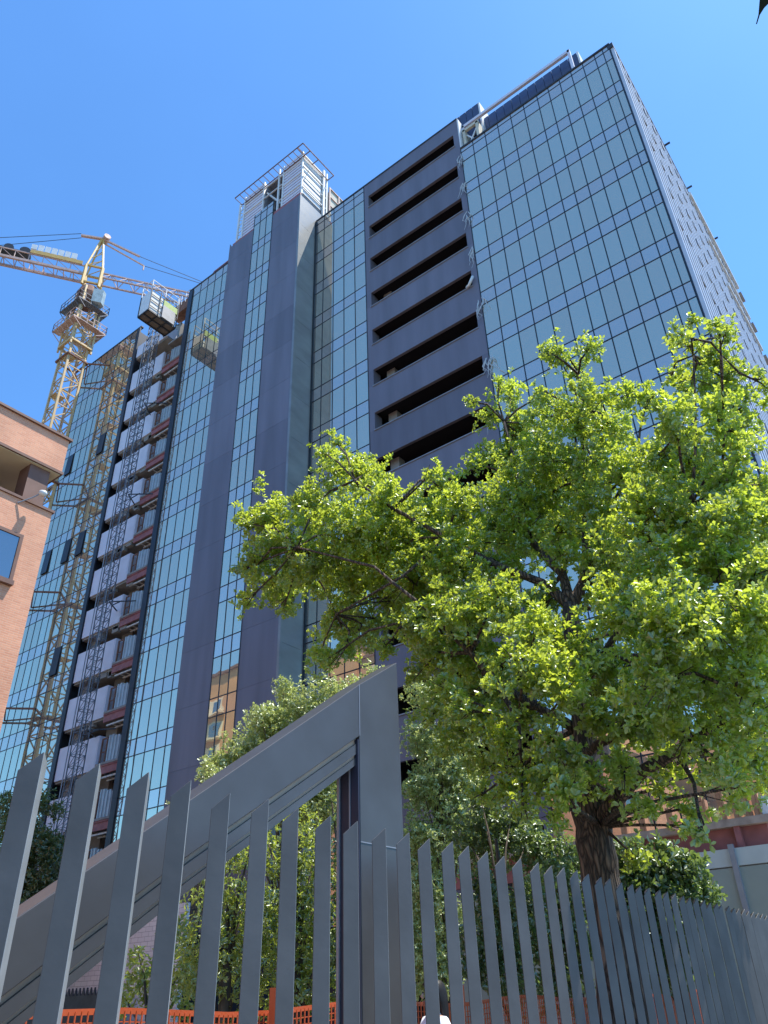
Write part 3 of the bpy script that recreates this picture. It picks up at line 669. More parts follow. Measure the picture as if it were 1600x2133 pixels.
wn = MB(); wn.tube([J(-7.2, -.5, 71.3), J(-7.2, .5, 71.3)], .55, 14); wn.tube([J(-8.8, -.6, 71.2), J(-8.8, .6, 71.2)], .5, 14); wn.beam(J(-6.8, 0, 70.9), J(-10, 0, 70.9), 1.2, .3); wn.build('winch', M['dgrey'], CR)
cw = MB(); cw.beam(J(-10.6, 0, 69.6), J(-12.8, 0, 69.6), 1.5, 2.2); cw.build('counterweight', M['dgrey'], CR)
hr = MB()
for i in range(4): hr.beam(J(-10 - i * .9, .7, 70.8), J(-10 - i * .9, .7, 72.4), .05)
hr.beam(J(-10, .7, 72.4), J(-12.7, .7, 72.4), .06); hr.build('handrail', M['white'], CR)
rp = MB()
for s_ in (-.3, .3): rp.tube([J(-2.3, s_, 76.2), J(-12.5, s_ * 2, 71)], .035, 5)
rp.tube([J(4.3, .3, 74.7), J(20, 0, 71.2)], .035, 5); rp.tube([J(4.9, -.2, 73.9), J(28, 0, 71.1)], .035, 5); rp.build('pendant_rope', M['rope'], CR)
for zt_ in (57.3, 42.5, 31.5, 21.5):
    ti = MB()
    for s_ in (-1, 1):
        ti.beam((cx_ - 1.1, cy_ + s_ * 1.1, zt_), (cx_ + 1.1, cy_ + s_ * 1.1, zt_), .16); ti.beam((cx_ + s_ * 1.1, cy_ - 1.1, zt_), (cx_ + s_ * 1.1, cy_ + 1.1, zt_), .16)
        ti.beam((cx_ + s_ * 1.1, cy_ + 1.1, zt_), (cx_ + s_ * 2.6, 29.8, zt_), .13)
    ti.beam((cx_ + 1.1, cy_ + 1.1, zt_), (cx_ - 1.8, 29.8, zt_), .1)
    ti.build('wall_tie', M['rust'], CR)

# ------------------------------------------------------------------ facade hoist
HO = thing('construction_hoist', 'facade lift whose pale cage hangs high on a thin dark lattice mast', 'hoist', (-46.3, 27.6, 0))
hm = MB(); hx, hy = -47.2, 28.2
for sx in (-.35, .35):
    for sy in (-.35, .35): hm.beam((hx + sx, hy + sy, 0), (hx + sx, hy + sy, 57), .06)
z = 0; k = 0
while z < 56.5:
    for sy in (-.35, .35):
        hm.beam((hx - .35, hy + sy, z), (hx + .35, hy + sy, z), .035); hm.beam((hx - .35, hy + sy, z), (hx + .35, hy + sy, z + .75), .03)
    for sx in (-.35, .35): hm.beam((hx + sx, hy - .35, z), (hx + sx, hy + .35, z + .75), .03); hm.beam((hx + sx, hy - .35, z), (hx + sx, hy + .35, z), .035)
    z += .75
hm.build('mast', M['hoistm'], HO)
for k in range(6):
    z = 8 + k * 9.5
    w = MB(); w.beam((hx, hy + .3, z), (hx - .9, 29.8, z), .07); w.beam((hx, hy + .3, z), (hx + 1.4, 29.8, z + .1), .07); w.beam((hx - .5, 29, z), (hx + .8, 29, z), .06); w.build('wall_bracket', M['dgrey'], HO)
cbx = MB(); cbx.tube([(hx - .75, hy - .3, 0), (hx - .75, hy - .3, 53)], .04, 6); cbx.tube([(hx + .75, hy - .5, 0), (hx + .75, hy - .5, 53)], .025, 6); cbx.build('cable', M['grey'], HO)
cg = MB(); X0, X1, Y0, Y1, Z0 = -46.6, -43.9, 25.4, 28.3, 52.9
X0, X1 = -45.55, -44.1
cg.box(X0, X1, Y0, Y1, Z0, Z0 + .12); floor_ = cg.build('cage_floor', M['brown_ply'], HO)
cg = MB()
for i in range(4): cg.beam((X0, Y0 + i * (Y1 - Y0) / 3, Z0 - .05), (X1, Y0 + i * (Y1 - Y0) / 3, Z0 - .05), .1)
for i in range(3): cg.beam((X0 + i * (X1 - X0) / 2, Y0, Z0 - .05), (X0 + i * (X1 - X0) / 2, Y1, Z0 - .05), .1)
for i in range(4):
    yy = Y0 + i * (Y1 - Y0) / 3; cg.beam((X1 + .06, yy, Z0), (X1 + .06, yy, Z0 + 2.9), .06); cg.beam((X0 - .04, yy, Z0), (X0 - .04, yy, Z0 + 2.9), .06)
for h in (.5, 1.2, 1.9, 2.6): cg.beam((X1 + .06, Y0, Z0 + h), (X1 + .06, Y1, Z0 + h), .05)
cg.build('cage_frame', M['dgrey'], HO)
cg = MB(); cg.box(X0, X0 + .05, Y0, Y1, Z0 + .12, Z0 + 2.5); cg.box(X0, X1, Y0, Y0 + .05, Z0 + .12, Z0 + 2.4); cg.box(X1 - .05, X1, Y0 + .05, Y0 + 1.25, Z0 + .12, Z0 + 2.4); cg.build('cage_panel', M['white'], HO)
cg = MB(); cg.box(X1 - .08, X1 + .16, Y0 + 1.3, Y1 - .3, Z0 + .05, Z0 + 1.5); cg.build('drive_box', M['grey'], HO)
cg = MB(); cg.box(X1 - .05, X1 + .1, Y0 + 1.35, Y1 - .1, Z0 + 1.52, Z0 + 2.2); cg.build('side_board', M['lime'], HO)
cg = MB(); cg.box(X0 + .1, X1 - .1, Y1 - .1, Y1 - .05, Z0 + .12, Z0 + 1.9); cg.build('gate', M['hoard2'], HO)
cg = MB()
for (x, y) in ((X0, Y0), (X1, Y0), (X1, (Y0 + Y1) / 2), (X1, Y1), (X0, Y1)): cg.beam((x, y, Z0 + 2.4), (x, y, Z0 + 3.7), .06)
for h in (3.1, 3.7): cg.beam((X0, Y0, Z0 + h), (X1, Y0, Z0 + h), .05); cg.beam((X1, Y0, Z0 + h), (X1, Y1, Z0 + h), .05); cg.beam((X0, Y0, Z0 + h), (X0, Y1, Z0 + h), .05)
cg.build('roof_handrail', M['white'], HO)

# ------------------------------------------------------------------ street fence
FE = thing('steel_fence', 'grey steel palisade fence of slant-topped blades beside the pavement', 'fence', (-3.4, 6, 0))
sl = MB(); w, f_ = .095, .085
bx_, by_ = .6, .8                              # dark blade turned half towards the street, flange folded back behind its outer edge
A_, B_, C_ = (-w * bx_, -w * by_), (0, 0), (-f_ * .73, f_ * .68)
def offs(p, q): return (p[0] + q[0], p[1] + q[1])
ia, ic = (-.007 * by_, .007 * bx_), (-.005, -.007)
plan = [A_, B_, C_, offs(C_, ic), offs(offs(B_, ia), ic), offs(A_, ia)]
topz = [2.515, 2.6, 2.57, 2.566, 2.594, 2.515]
sl.add([(x, y, .02) for x, y in plan] + [(x, y, z) for (x, y), z in zip(plan, topz)], [tuple(range(6)), tuple(range(6, 12))] + [(k, (k + 1) % 6, (k + 1) % 6 + 6, k + 6) for k in range(6)])
sl.m[3:6] = [1, 1, 1]  # flange faces take the paler steel
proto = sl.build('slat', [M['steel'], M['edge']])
bv = proto.modifiers.new('bevel', 'BEVEL'); bv.width = .0016; bv.segments = 1
rg = random.Random(11); first = True
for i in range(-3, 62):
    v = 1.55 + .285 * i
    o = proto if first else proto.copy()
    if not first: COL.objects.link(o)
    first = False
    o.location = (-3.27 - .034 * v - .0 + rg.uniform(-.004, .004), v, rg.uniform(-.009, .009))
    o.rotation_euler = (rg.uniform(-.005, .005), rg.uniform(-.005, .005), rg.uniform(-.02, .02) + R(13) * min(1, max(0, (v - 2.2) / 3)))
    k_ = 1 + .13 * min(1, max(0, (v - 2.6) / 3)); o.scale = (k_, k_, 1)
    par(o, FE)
q = MB(); q.beam((-3.5, .4, .3), (-4.16, 19.6, .3), .05, .08); q.build('bottom_rail', M['steel'], FE)

# ------------------------------------------------------------------ gate portal: three stepped frames
PO = thing('gate_portal', 'angular grey steel gate portal with a slanting top beam behind the fence', 'gate', (-4.1, 5.1, 0))
outer = [(5.40, 0), (5.40, 4.215), (4.854, 3.861), (2.245, 2.007), (.2, .555), (.2, .22), (2.41, 1.795), (3.255, 2.385), (4.852, 3.427), (4.852, 0)]
q = MB(); q.prism_x(outer, -4.2, -4.0); o = q.build('outer_frame', M['steel2'], PO)
bv = o.modifiers.new('bevel', 'BEVEL'); bv.width = .005; bv.segments = 2
def band(e0, e1): return [(4.86, 3.427 - e0), (3.255, 2.385 - e0), (2.41, 1.795 - e0), (.2, .22 - e0), (.2, .22 - e1), (2.41, 1.795 - e1), (3.255, 2.385 - e1), (4.86, 3.427 - e1)]
q = MB(); q.prism_x(band(.046, .128), -4.24, -4.02); q.build('middle_frame', M['steel2'], PO)
q = MB(); q.prism_x(band(.158, .215), -4.32, -4.03); q.build('inner_frame', M['steel2'], PO)
q = MB(); q.prism_x(band(-.005, .05), -4.19, -4.04); q.prism_x(band(.126, .16), -4.31, -4.045); q.build('soffit_strip', M['tan'], PO)  # tan colour stands in for ground light bounced onto the grey soffits
q = MB(); q.box(-4.085, -4.006, 4.836, 4.853, 0, 3.4); q.box(-4.19, -4.10, 4.836, 4.853, 0, 3.3); q.build('jamb_shade_panel', M['jamb_shade'], PO)  # navy panels paint in the shade on the grey jamb
q = MB(); q.box(-4.098, -4.087, 4.83, 4.853, 0, 3.36); q.box(-4.215, -4.192, 4.82, 4.853, 0, 3.28); q.build('jamb_trim', M['grey'], PO)
for c in ((4.852, 5.40, 2.62, 2.628), (4.85, 4.856, 3.43, 3.861)):
    q = MB(); q.box(-4.003, -3.996, *c); q.build('weld_seam', M['grey'], PO)

# ------------------------------------------------------------------ orange site netting, post, person
OB = thing('site_netting', 'orange plastic mesh barrier strung low behind the steel fence', 'barrier', (-5.5, 7, 0))
q = MB(); za, zb_ = .55, 1.57
n = 0
y = 1.0
while y < 16: q.box(-5.51 - .02 * math.sin(y * 1.3), -5.50 - .02 * math.sin(y * 1.3), y, y + .008, za, zb_ + .03 * math.sin(y * 2.1)); y += .05
for i in range(21):
    z = za + i * .05; y = 1.0
    while y < 16: q.add([(-5.505 - .02 * math.sin(y * 1.3), y, z + .03 * math.sin(y * 2.1)), (-5.505 - .02 * math.sin((y + .5) * 1.3), y + .5, z + .03 * math.sin((y + .5) * 2.1)), (-5.505 - .02 * math.sin((y + .5) * 1.3), y + .5, z + .008 + (.03 if i == 20 else 0) + .03 * math.sin((y + .5) * 2.1)), (-5.505 - .02 * math.sin(y * 1.3), y, z + .008 + (.03 if i == 20 else 0) + .03 * math.sin(y * 2.1))], [(0, 1, 2, 3)]); y += .5
q.build('mesh', M['orange'], OB)
for y in (2.9, 5.4, 8.2, 10.6, 13.2):
    q = MB(); q.box(-5.46, -5.39, y, y + .07, 0, 1.72); q.build('post', M['orange'], OB)

def person(loc, rz):
    Pn = thing('person', 'person with dark hair and a white shirt standing behind the fence blades', 'person', loc)
    J_ = [(0, 0, .95, .14, .11), (0, 0, 1.12, .125, .1), (0, 0, 1.3, .15, .11), (0, 0, 1.42, .13, .085), (0, 0.0, 1.5, .05, .05), (0, 0.01, 1.57, .06, .065), (0, .015, 1.64, .075, .092), (0, .01, 1.71, .05, .06)]
    E = [(i, i + 1) for i in range(7)]
    def ch(a, pts):
        for p in pts: J_.append(p); E.append((a, len(J_) - 1)); a = len(J_) - 1
    for s in (-1, 1):
        ch(0, [(s * .09, 0, .9, .085, .085), (s * .095, .01, .5, .058, .06), (s * .095, -.01, .1, .04, .042), (s * .1, .1, .04, .038, .03)])
        ch(3, [(s * .17, 0, 1.40, .055, .055), (s * .21, -.01, 1.12, .042, .042), (s * .2, .05, .9, .03, .03), (s * .195, .07, .82, .026, .04), (s * .19, .085, .75, .016, .03)])
    me = bpy.data.meshes.new('body'); me.from_pydata([j[:3] for j in J_], E, []); me.materials.append(M['skin'])
    o = bpy.data.objects.new('body', me); COL.objects.link(o); o.parent = Pn
    md = o.modifiers.new('skin', 'SKIN'); o.modifiers.new('sub', 'SUBSURF').levels = 1
    o.modifiers['sub'].render_levels = 2
    sk = me.skin_vertices[0].data
    for i, j in enumerate(J_): sk[i].radius = j[3:5]; sk[i].use_root = (i == 0)
    def ring(name, secs, m_, n=20):
        b_ = MB(); vs = []; fs = []
        for (x, y, z, a, c) in secs: vs += [(x + a * math.cos(2 * math.pi * k / n), y + c * math.sin(2 * math.pi * k / n), z) for k in range(n)]
        for i in range(len(secs) - 1): fs += [(i * n + k, i * n + (k + 1) % n, (i + 1) * n + (k + 1) % n, (i + 1) * n + k) for k in range(n)]
        b_.add(vs, fs); ob_ = b_.build(name, m_, None, True); ob_.parent = Pn; return ob_
    ring('shirt', [(0, 0, .88, .19, .15), (0, 0, 1.0, .18, .14), (0, 0, 1.12, .17, .135), (0, 0, 1.3, .205, .15), (0, 0, 1.4, .2, .125), (0, 0, 1.455, .12, .09), (0, 0, 1.49, .075, .07)], M['shirt'])
    ring('trousers', [(0, 0, .96, .175, .135), (0, 0, .8, .19, .14), (0, 0, .5, .17, .1), (0, 0, .12, .15, .07)], M['jeans'])
    for s in (-1, 1): 
        b_ = MB(); b_.tube([(s * .14, 0, 1.42), (s * .2, 0, 1.36), (s * .23, -.005, 1.2), (s * .23, 0, 1.1)], [.07, .075, .068, .066], 12); ob_ = b_.build('sleeve', M['shirt'], None, True); ob_.parent = Pn
    h = MB(); n = 24; vs = []; fs = []
    for (z, a, c, dy) in ((1.765, .02, .02, 0), (1.75, .07, .08, 0), (1.72, .095, .11, 0), (1.66, .105, .115, -.015), (1.58, .105, .1, -.035), (1.48, .1, .085, -.05), (1.36, .09, .07, -.08), (1.24, .06, .045, -.1)):
        vs += [(a * math.cos(2 * math.pi * k / n), dy + c * math.sin(2 * math.pi * k / n) * (1 if math.sin(2 * math.pi * k / n) < .3 or z > 1.69 else .35), z) for k in range(n)]
    for i in range(7): fs += [(i * n + k, i * n + (k + 1) % n, (i + 1) * n + (k + 1) % n, (i + 1) * n + k) for k in range(n)]
    fs.append(tuple(range(n))); h.add(vs, fs); ob_ = h.build('hair', M['hair'], None, True); ob_.parent = Pn
    for nm, pts, r, m_ in (('nose', [(0, .105, 1.65), (0, .125, 1.625), (0, .108, 1.612)], [.008, .016, .012], 'skin'), ('mouth', [(-.022, .098, 1.585), (0, .106, 1.585), (.022, .098, 1.585)], [.004, .008, .004], 'red'),
                           ('eye', [(-.04, .092, 1.655), (-.025, .098, 1.655)], .008, 'dark'), ('eye', [(.025, .098, 1.655), (.04, .092, 1.655)], .008, 'dark')):
        b_ = MB(); b_.tube(pts, r, 8); ob_ = b_.build(nm, M[m_], None, True); ob_.parent = Pn
    Pn.rotation_euler = (0, 0, rz)
person((-4.95, 7.06, 0), R(150))

# ------------------------------------------------------------------ low wall and spiked fence at the foot of the tower
q = MB(); q.box(-44, -30.8, 25.0, 25.25, 0, 5.6); o = q.build('block_wall', M['blockw']); tag(o, 'whitewashed concrete block wall at the foot of the tower behind the slanting portal beam', 'wall')
SF = thing('spiked_fence', 'dark green boarded fence topped with spikes in front of the white block wall', 'fence', (-37, 24, 0))
q = MB(); q.prism_y([(-42, .1), (-33.5, .1)] + [p_ for i in range(29) for p_ in ((-33.5 - i * .29, 2.2), (-33.62 - i * .29, 2.5), (-33.7 - i * .29, 2.2))] + [(-42, 2.2)], 24.0, 24.08); q.build('board_panel', M['dgrey'], SF)
# ------------------------------------------------------------------ trees
OAK=[(-10.52,9.78,10.36,0.62),(-10.64,9.57,9.21,0.45),(-11.32,10.03,8.88,0.27),(-11.25,9.65,9.4,0.16),(-10.83,9.51,10.36,0.27),(-10.17,10.04,9.63,0.66),(-10.29,10.87,11.16,0.6),(-9.4,10.68,11.73,0.49),(-9.31,10.62,12.39,0.26),(-8.91,9.76,11.44,0.2),(-8.3,10.26,10.74,0.5),(-7.51,9.84,9.34,0.64),(-8.26,9.68,9.19,0.64),(-9.2,9.57,10.25,0.39),(-9.18,9.74,8.82,0.56),(-11.27,10.88,9.41,0.39),(-10.93,10.73,8.78,0.19),(-8.88,10.69,8.98,0.68),(-9.38,10.68,8.07,0.42),(-8.75,9.71,6.76,0.26),(-8.46,9.9,6.96,0.22),(-8.3,10.4,7.46,0.4),(-7.8,10.57,8.98,0.75),(-7.22,10.77,9.39,0.61),(-6.72,10.81,10.32,0.34),(-6.12,9.54,9.54,0.17),(-6.13,10.37,9.18,0.44),(-7.21,10.47,8.01,0.7),(-6.19,10.21,8.04,0.59),(-6.72,9.68,6.75,0.43),(-7.79,10.16,6.86,0.19),(-5.78,9.54,6.68,0.56),(-6.38,10.9,6.69,0.58),(-7.89,10.78,8.05,0.5),(-5.93,11.7,12.12,0.31),(-6.06,11.2,12.23,0.13),(-5.75,12.42,13.11,0.35),(-5.63,11.74,12.86,0.15),(-5.51,12.36,11.98,0.47),(-5.91,12.3,11.36,0.49),(-6.31,11.62,10.99,0.24),(-5.91,11.43,10.88,0.29),(-4.81,11.8,11.52,0.35),(-4.14,11.46,12.53,0.33),(-4.11,10.92,12.3,0.13),(-3.34,11.21,12.14,0.26),(-4.03,12.23,12.6,0.26),(-3.5,10.69,10.8,0.22),(-4.18,10.69,11.08,0.23),(-4.8,11.85,12.13,0.14),(-3.29,11.16,10.83,0.3),(-3.01,11.67,11.01,0.32),(-2.66,11.54,10.67,0.21),(-3.98,11.29,10.54,0.47),(-3.72,12.59,11.2,0.43),(-4.63,10.99,9.9,0.55),(-3.98,11.43,9.62,0.52),(-5.4,11.01,9.5,0.49),(-5.13,11.87,9.71,0.56),(-3.28,11.15,9.05,0.45),(-3.98,11.31,8.59,0.5),(-4.78,12.09,10.01,0.47),(-5.24,11.24,8.72,0.52),(-6.07,11.72,9.25,0.47),(-4.99,12.41,9.14,0.51),(-4.58,10.8,7.79,0.32),(-3.73,10.72,7.54,0.38),(-5.71,11.06,8.12,0.39),(-6.85,12.13,9.52,0.49),(-4.13,11.83,7.22,0.41),(-5.1,11.07,7.17,0.41),(-1.36,10.19,10.71,0.12),(-1.53,9.83,10.18,0.15),(-1.54,10.5,10.5,0.19),(-0.95,9.5,9.75,0.14),(-1.07,11.07,10.85,0.16),(-1.56,11.55,10.89,0.37),(-1.34,11.69,10.47,0.41),(-1.83,11.16,10.28,0.33),(-2.2,11.7,10.98,0.16),(-1.88,9.44,8.42,0.37),(-1.56,10.09,8.65,0.46),(-1.28,11.72,9.82,0.34),(-0.82,11.26,9.77,0.17),(-1.33,10.39,8.18,0.24),(-1.5,11.66,9.39,0.32),(-2.6,10.89,8.99,0.41),(-2.26,11.36,8.8,0.58),(-1.59,10.1,7.64,0.37),(-2.7,9.86,7.58,0.45),(-2.42,10.47,7.43,0.6),(-1.79,9.73,6.76,0.53),(-1.45,10.32,7.05,0.46),(-1.36,11.71,8.29,0.2),(-3.02,10.2,7.21,0.44),(-2.46,9.42,6.22,0.53),(-1.98,9.51,6.02,0.51),(-1.58,9.81,6.07,0.45),(-3.76,11.28,7.42,0.41),(-4.95,9.44,6.62,0.43),(-4.39,9.25,5.93,0.37),(-4.36,8.75,5.21,0.47),(-6.35,11.05,6.12,0.49),(-4.02,9.6,5.64,0.4),(-3.14,9.04,5.62,0.45),(-2.51,8.65,5.24,0.47),(-1.99,8.64,5.08,0.45),(-1.61,8.94,5.06,0.4),(-3.79,10.26,5.42,0.5),(-3.95,8.89,4.83,0.42),(-2.69,8.61,4.62,0.46),(-2.54,9.78,4.84,0.5),(-1.86,9.15,4.56,0.45),(-5.8,11.09,5.52,0.5),(-4.21,8.82,4.2,0.32),(-3.98,9.88,4.63,0.38),(-3.63,10.51,4.69,0.42),(-2.79,9.56,4.25,0.43),(-2.61,11.07,4.54,0.48),(-2.13,9.74,3.71,0.3),(-5.11,9.13,4.51,0.32),(-4.99,9.57,4.06,0.26),(-4.01,8.6,3.57,0.25),(-3.67,9.6,3.9,0.27),(-3.97,9.15,3.76,0.21),(-4.41,10.81,3.91,0.19),(-3.42,10.66,4.1,0.23),(-3.02,9.8,3.43,0.15),(-2.6,8.58,2.95,0.06),(-3.37,9.16,3.34,0.18),(-4.87,9.13,3.62,0.18),(-4.03,9.04,4.04,0.23),(-2.35,9.1,3.64,0.19),(-3.43,10.76,3.4,0.11),(-5.51,8.87,4.92,0.2),(-4.25,8.63,3.35,0.14),(-4.21,10.91,3.1,0.19),(-5.87,9.97,5.12,0.36),(-6.34,11.08,4.69,0.35),(-5.29,9.55,3.92,0.29),(-5.39,10.84,4.48,0.36),(-6.13,10.2,4.09,0.2),(-6.77,10.56,6.44,0.33),(-6.96,10.44,6.71,0.33),(-4.67,9.79,4.04,0.29),(-2.17,8.74,3.35,0.2),(-1.87,9.05,4.05,0.31),(-2.99,10.77,3.93,0.22),(-3.67,10.84,3.86,0.19),(-7.51,10.9,6.55,0.31),(-6.05,9.38,5.45,0.32),(-6.06,10.21,5.59,0.38),(-7.15,10.58,5.61,0.29),(-6.45,10.17,4.99,0.3),(-9.63,12.05,12.42,0.53),(-11.74,12.55,12.71,0.46),(-11.96,12.44,10.64,0.65),(-11.69,11.1,9.57,0.36),(-12.15,12.19,9.82,0.19),(-10.65,12.48,10.12,0.72),(-10.63,12.3,8.82,0.43),(-11.35,12.41,8.16,0.3),(-10.47,12.43,8.3,0.25),(-9.04,11.04,7.84,0.39),(-9.07,12.38,10.4,0.79),(-8.17,12.23,10.68,0.63),(-7.09,11.87,10.17,0.45),(-7.85,11.37,8.37,0.68),(-6.74,11.18,8.48,0.57),(-7.96,11.69,7.66,0.47),(-9.67,12.41,8.16,0.21),(-7.34,12.28,7.23,0.59),(-8.22,11.24,8.39,0.47),(-5.02,14.65,13.42,0.55),(-4.18,14.07,12.22,0.44),(-5.75,13.32,11.55,0.6),(-4.82,14.43,11.57,0.59),(-7.08,14.18,11.61,0.57),(-6.46,14.66,11.47,0.62),(-5.06,13.91,10.13,0.55),(-5.77,14.26,11.8,0.5),(-6.94,14.49,10.64,0.61),(-7.39,14.12,10.79,0.51),(-5.35,13.84,10.09,0.51),(-5.87,13.72,9.71,0.37),(-5.02,14.72,9.56,0.47),(-4.94,14.13,8.29,0.44),(-1.74,13.74,10.64,0.34),(-3.47,14.03,10.96,0.47),(-2.6,13.66,10.1,0.62),(-2.12,13.07,9.39,0.43),(-2.34,13.34,8.72,0.66),(-1.88,12.72,8.34,0.51),(-1.68,13.68,9.26,0.21),(-4.03,12.95,8.6,0.5),(-2.22,13.2,7.74,0.55),(-4.6,14.19,8.75,0.46),(-6.49,12.18,7.93,0.5),(-6.12,13.06,7.67,0.47),(-7.39,12.64,6.96,0.51),(-5.26,12.31,6.98,0.46),(-3.79,13.22,7.06,0.65),(-2.97,13.32,6.85,0.62),(-2.26,12.91,6.56,0.52),(-4.34,12.05,6.06,0.53),(-5.21,12.07,6.03,0.52),(-3.9,12.89,6.16,0.62),(-3.41,12.48,5.66,0.58),(-2.78,13.34,6.05,0.6),(-5.14,12.69,5.42,0.44),(-4.38,13.12,5.36,0.47),(-2.79,13.16,4.41,0.36),(-6.99,12.79,5.71,0.4),(-6.83,13.24,5.15,0.32),(-5.59,12.21,4.33,0.32),(-5.01,13.23,4.81,0.33)]
BUSH=[(-15.66,13.23,6.84,0.37),(-15.19,13.59,7.19,0.56),(-14.63,14.01,7.91,0.57),(-14.36,14.22,8.82,0.28),(-14.6,14.66,8.58,0.39),(-13.83,14.61,8.27,0.64),(-13.33,15,8.64,0.45),(-14.42,13.54,7.89,0.35),(-12.81,15.38,8.75,0.36),(-12.5,15.62,9.14,0.26),(-14.59,14.04,7.04,0.74),(-13.81,14.63,7.25,0.74),(-13.22,15.08,7.6,0.75),(-15.14,13.63,6.23,0.84),(-14.17,14.36,6.07,0.96),(-13.21,15.08,6.15,0.96),(-15.85,13.08,5.58,0.71),(-15.17,12.85,6.34,0.35)]
CYP=[[(-7.46,6.64,3.06,0.28),(-7.56,6.57,2.6,0.33),(-7.3,6.76,2.64,0.33),(-7.45,6.65,2.17,0.37),(-7.2,6.84,2.21,0.37),(-7.34,6.73,1.8,0.36),(-7.67,6.49,2.22,0.24),(-7.72,6.45,1.86,0.24),(-7.29,6.78,3.15,0.23)],
[(-6.7,6.97,3.36,0.25),(-6.78,6.91,2.95,0.33),(-6.56,7.08,2.95,0.27),(-6.81,6.89,2.47,0.37),(-6.55,7.08,2.46,0.32),(-6.75,6.93,2,0.39),(-6.5,7.12,1.99,0.31),(-6.66,7,1.73,0.36),(-6.96,6.77,3.17,0.22)],
[(-6.06,7.08,3.5,0.22),(-6.14,7.01,3.09,0.27),(-5.97,7.14,2.99,0.24),(-6.14,7.02,2.61,0.29),(-5.95,7.16,2.51,0.23),(-6.06,7.08,2.15,0.3),(-6.06,7.08,1.76,0.3),(-6.19,6.98,3.61,0.14)]]
TALL=[(-12.52,18.11,9.25,0.56),(-11.99,18.52,8.79,0.56),(-11.71,18.73,7.94,0.55),(-12.58,18.07,7.98,0.68),(-12.19,18.37,7.16,0.74),(-11.68,18.75,6.74,0.46),(-12.64,18.02,6.53,0.66),(-12.04,18.48,6,0.59),(-12.8,17.9,5.3,0.64),(-12.2,18.36,5.04,0.63),(-11.66,18.76,5.49,0.39),(-12.65,18.02,4.13,0.68),(-12.89,17.83,3.05,0.66),(-12.29,18.29,3.46,0.67),(-12.65,18.02,2.21,0.71)]
LTREE=[(-41.37,21.37,10.75,1),(-40.64,21.91,11.2,0.76),(-39.75,22.59,10.69,0.55),(-40.71,21.86,9.32,1.35),(-39.64,22.67,8.81,0.98),(-40.77,21.82,7.52,1.32),(-39.58,22.72,7.25,1.08),(-39.7,22.63,5.76,1.29),(-39.11,23.08,7.9,0.6),(-40.64,21.91,5.8,1.41),(-39.6,22.7,4.13,1.37)]
SHR=[[(-6.99,11.64,2.92,0.38),(-6.65,11.9,2.71,0.41),(-6.92,11.69,2.32,0.44),(-7.09,11.56,3.2,0.23),(-7.23,11.46,2.14,0.4),(-6.85,11.74,1.82,0.43),(-6.39,12.1,2.96,0.3),(-8.25,13.82,4.51,0.42),(-7.83,14.14,4.58,0.36),(-7.62,14.3,4.14,0.44),(-8.07,13.96,3.98,0.46),(-8.57,13.58,4.26,0.42),(-8.29,13.79,4.96,0.29)],
[(-6.57,13.21,3.35,0.33),(-6.49,13.27,2.91,0.4),(-6.8,13.04,2.42,0.47),(-6.44,13.31,2.34,0.43),(-6.63,13.17,1.81,0.46),(-6.09,13.58,3.04,0.28),(-7.2,14.62,3.95,0.37),(-6.93,14.82,3.77,0.33),(-7.44,14.43,3.7,0.41)],
[(-5.69,14.5,3.52,0.34),(-5.36,14.76,3.51,0.38),(-5.06,14.98,3.27,0.3),(-5.62,14.56,3.13,0.46),(-5.25,14.84,2.97,0.37),(-5.95,14.31,2.77,0.5),(-5.46,14.68,2.54,0.49),(-5.91,14.34,2.2,0.52),(-4.84,15.15,3.22,0.15),(-5.93,14.32,3.3,0.3),(-5.15,14.91,3.5,0.26),(-5.43,14.7,1.97,0.48),(-5.79,14.43,3.76,0.31),(-5.24,14.85,3.78,0.24),(-4.88,15.12,3.49,0.27),(-4.73,15.23,3.06,0.18),(-5.05,14.99,2.96,0.33)]]
LOWB=[(-11.64,8.75,2.06,0.3),(-11.84,8.6,1.75,0.26),(-11.42,8.91,1.73,0.33),(-11.73,8.68,2.32,0.17),(-11.44,8.9,2.51,0.19),(-10.36,8.46,2.07,0.28),(-10.47,8.38,2.63,0.22)]
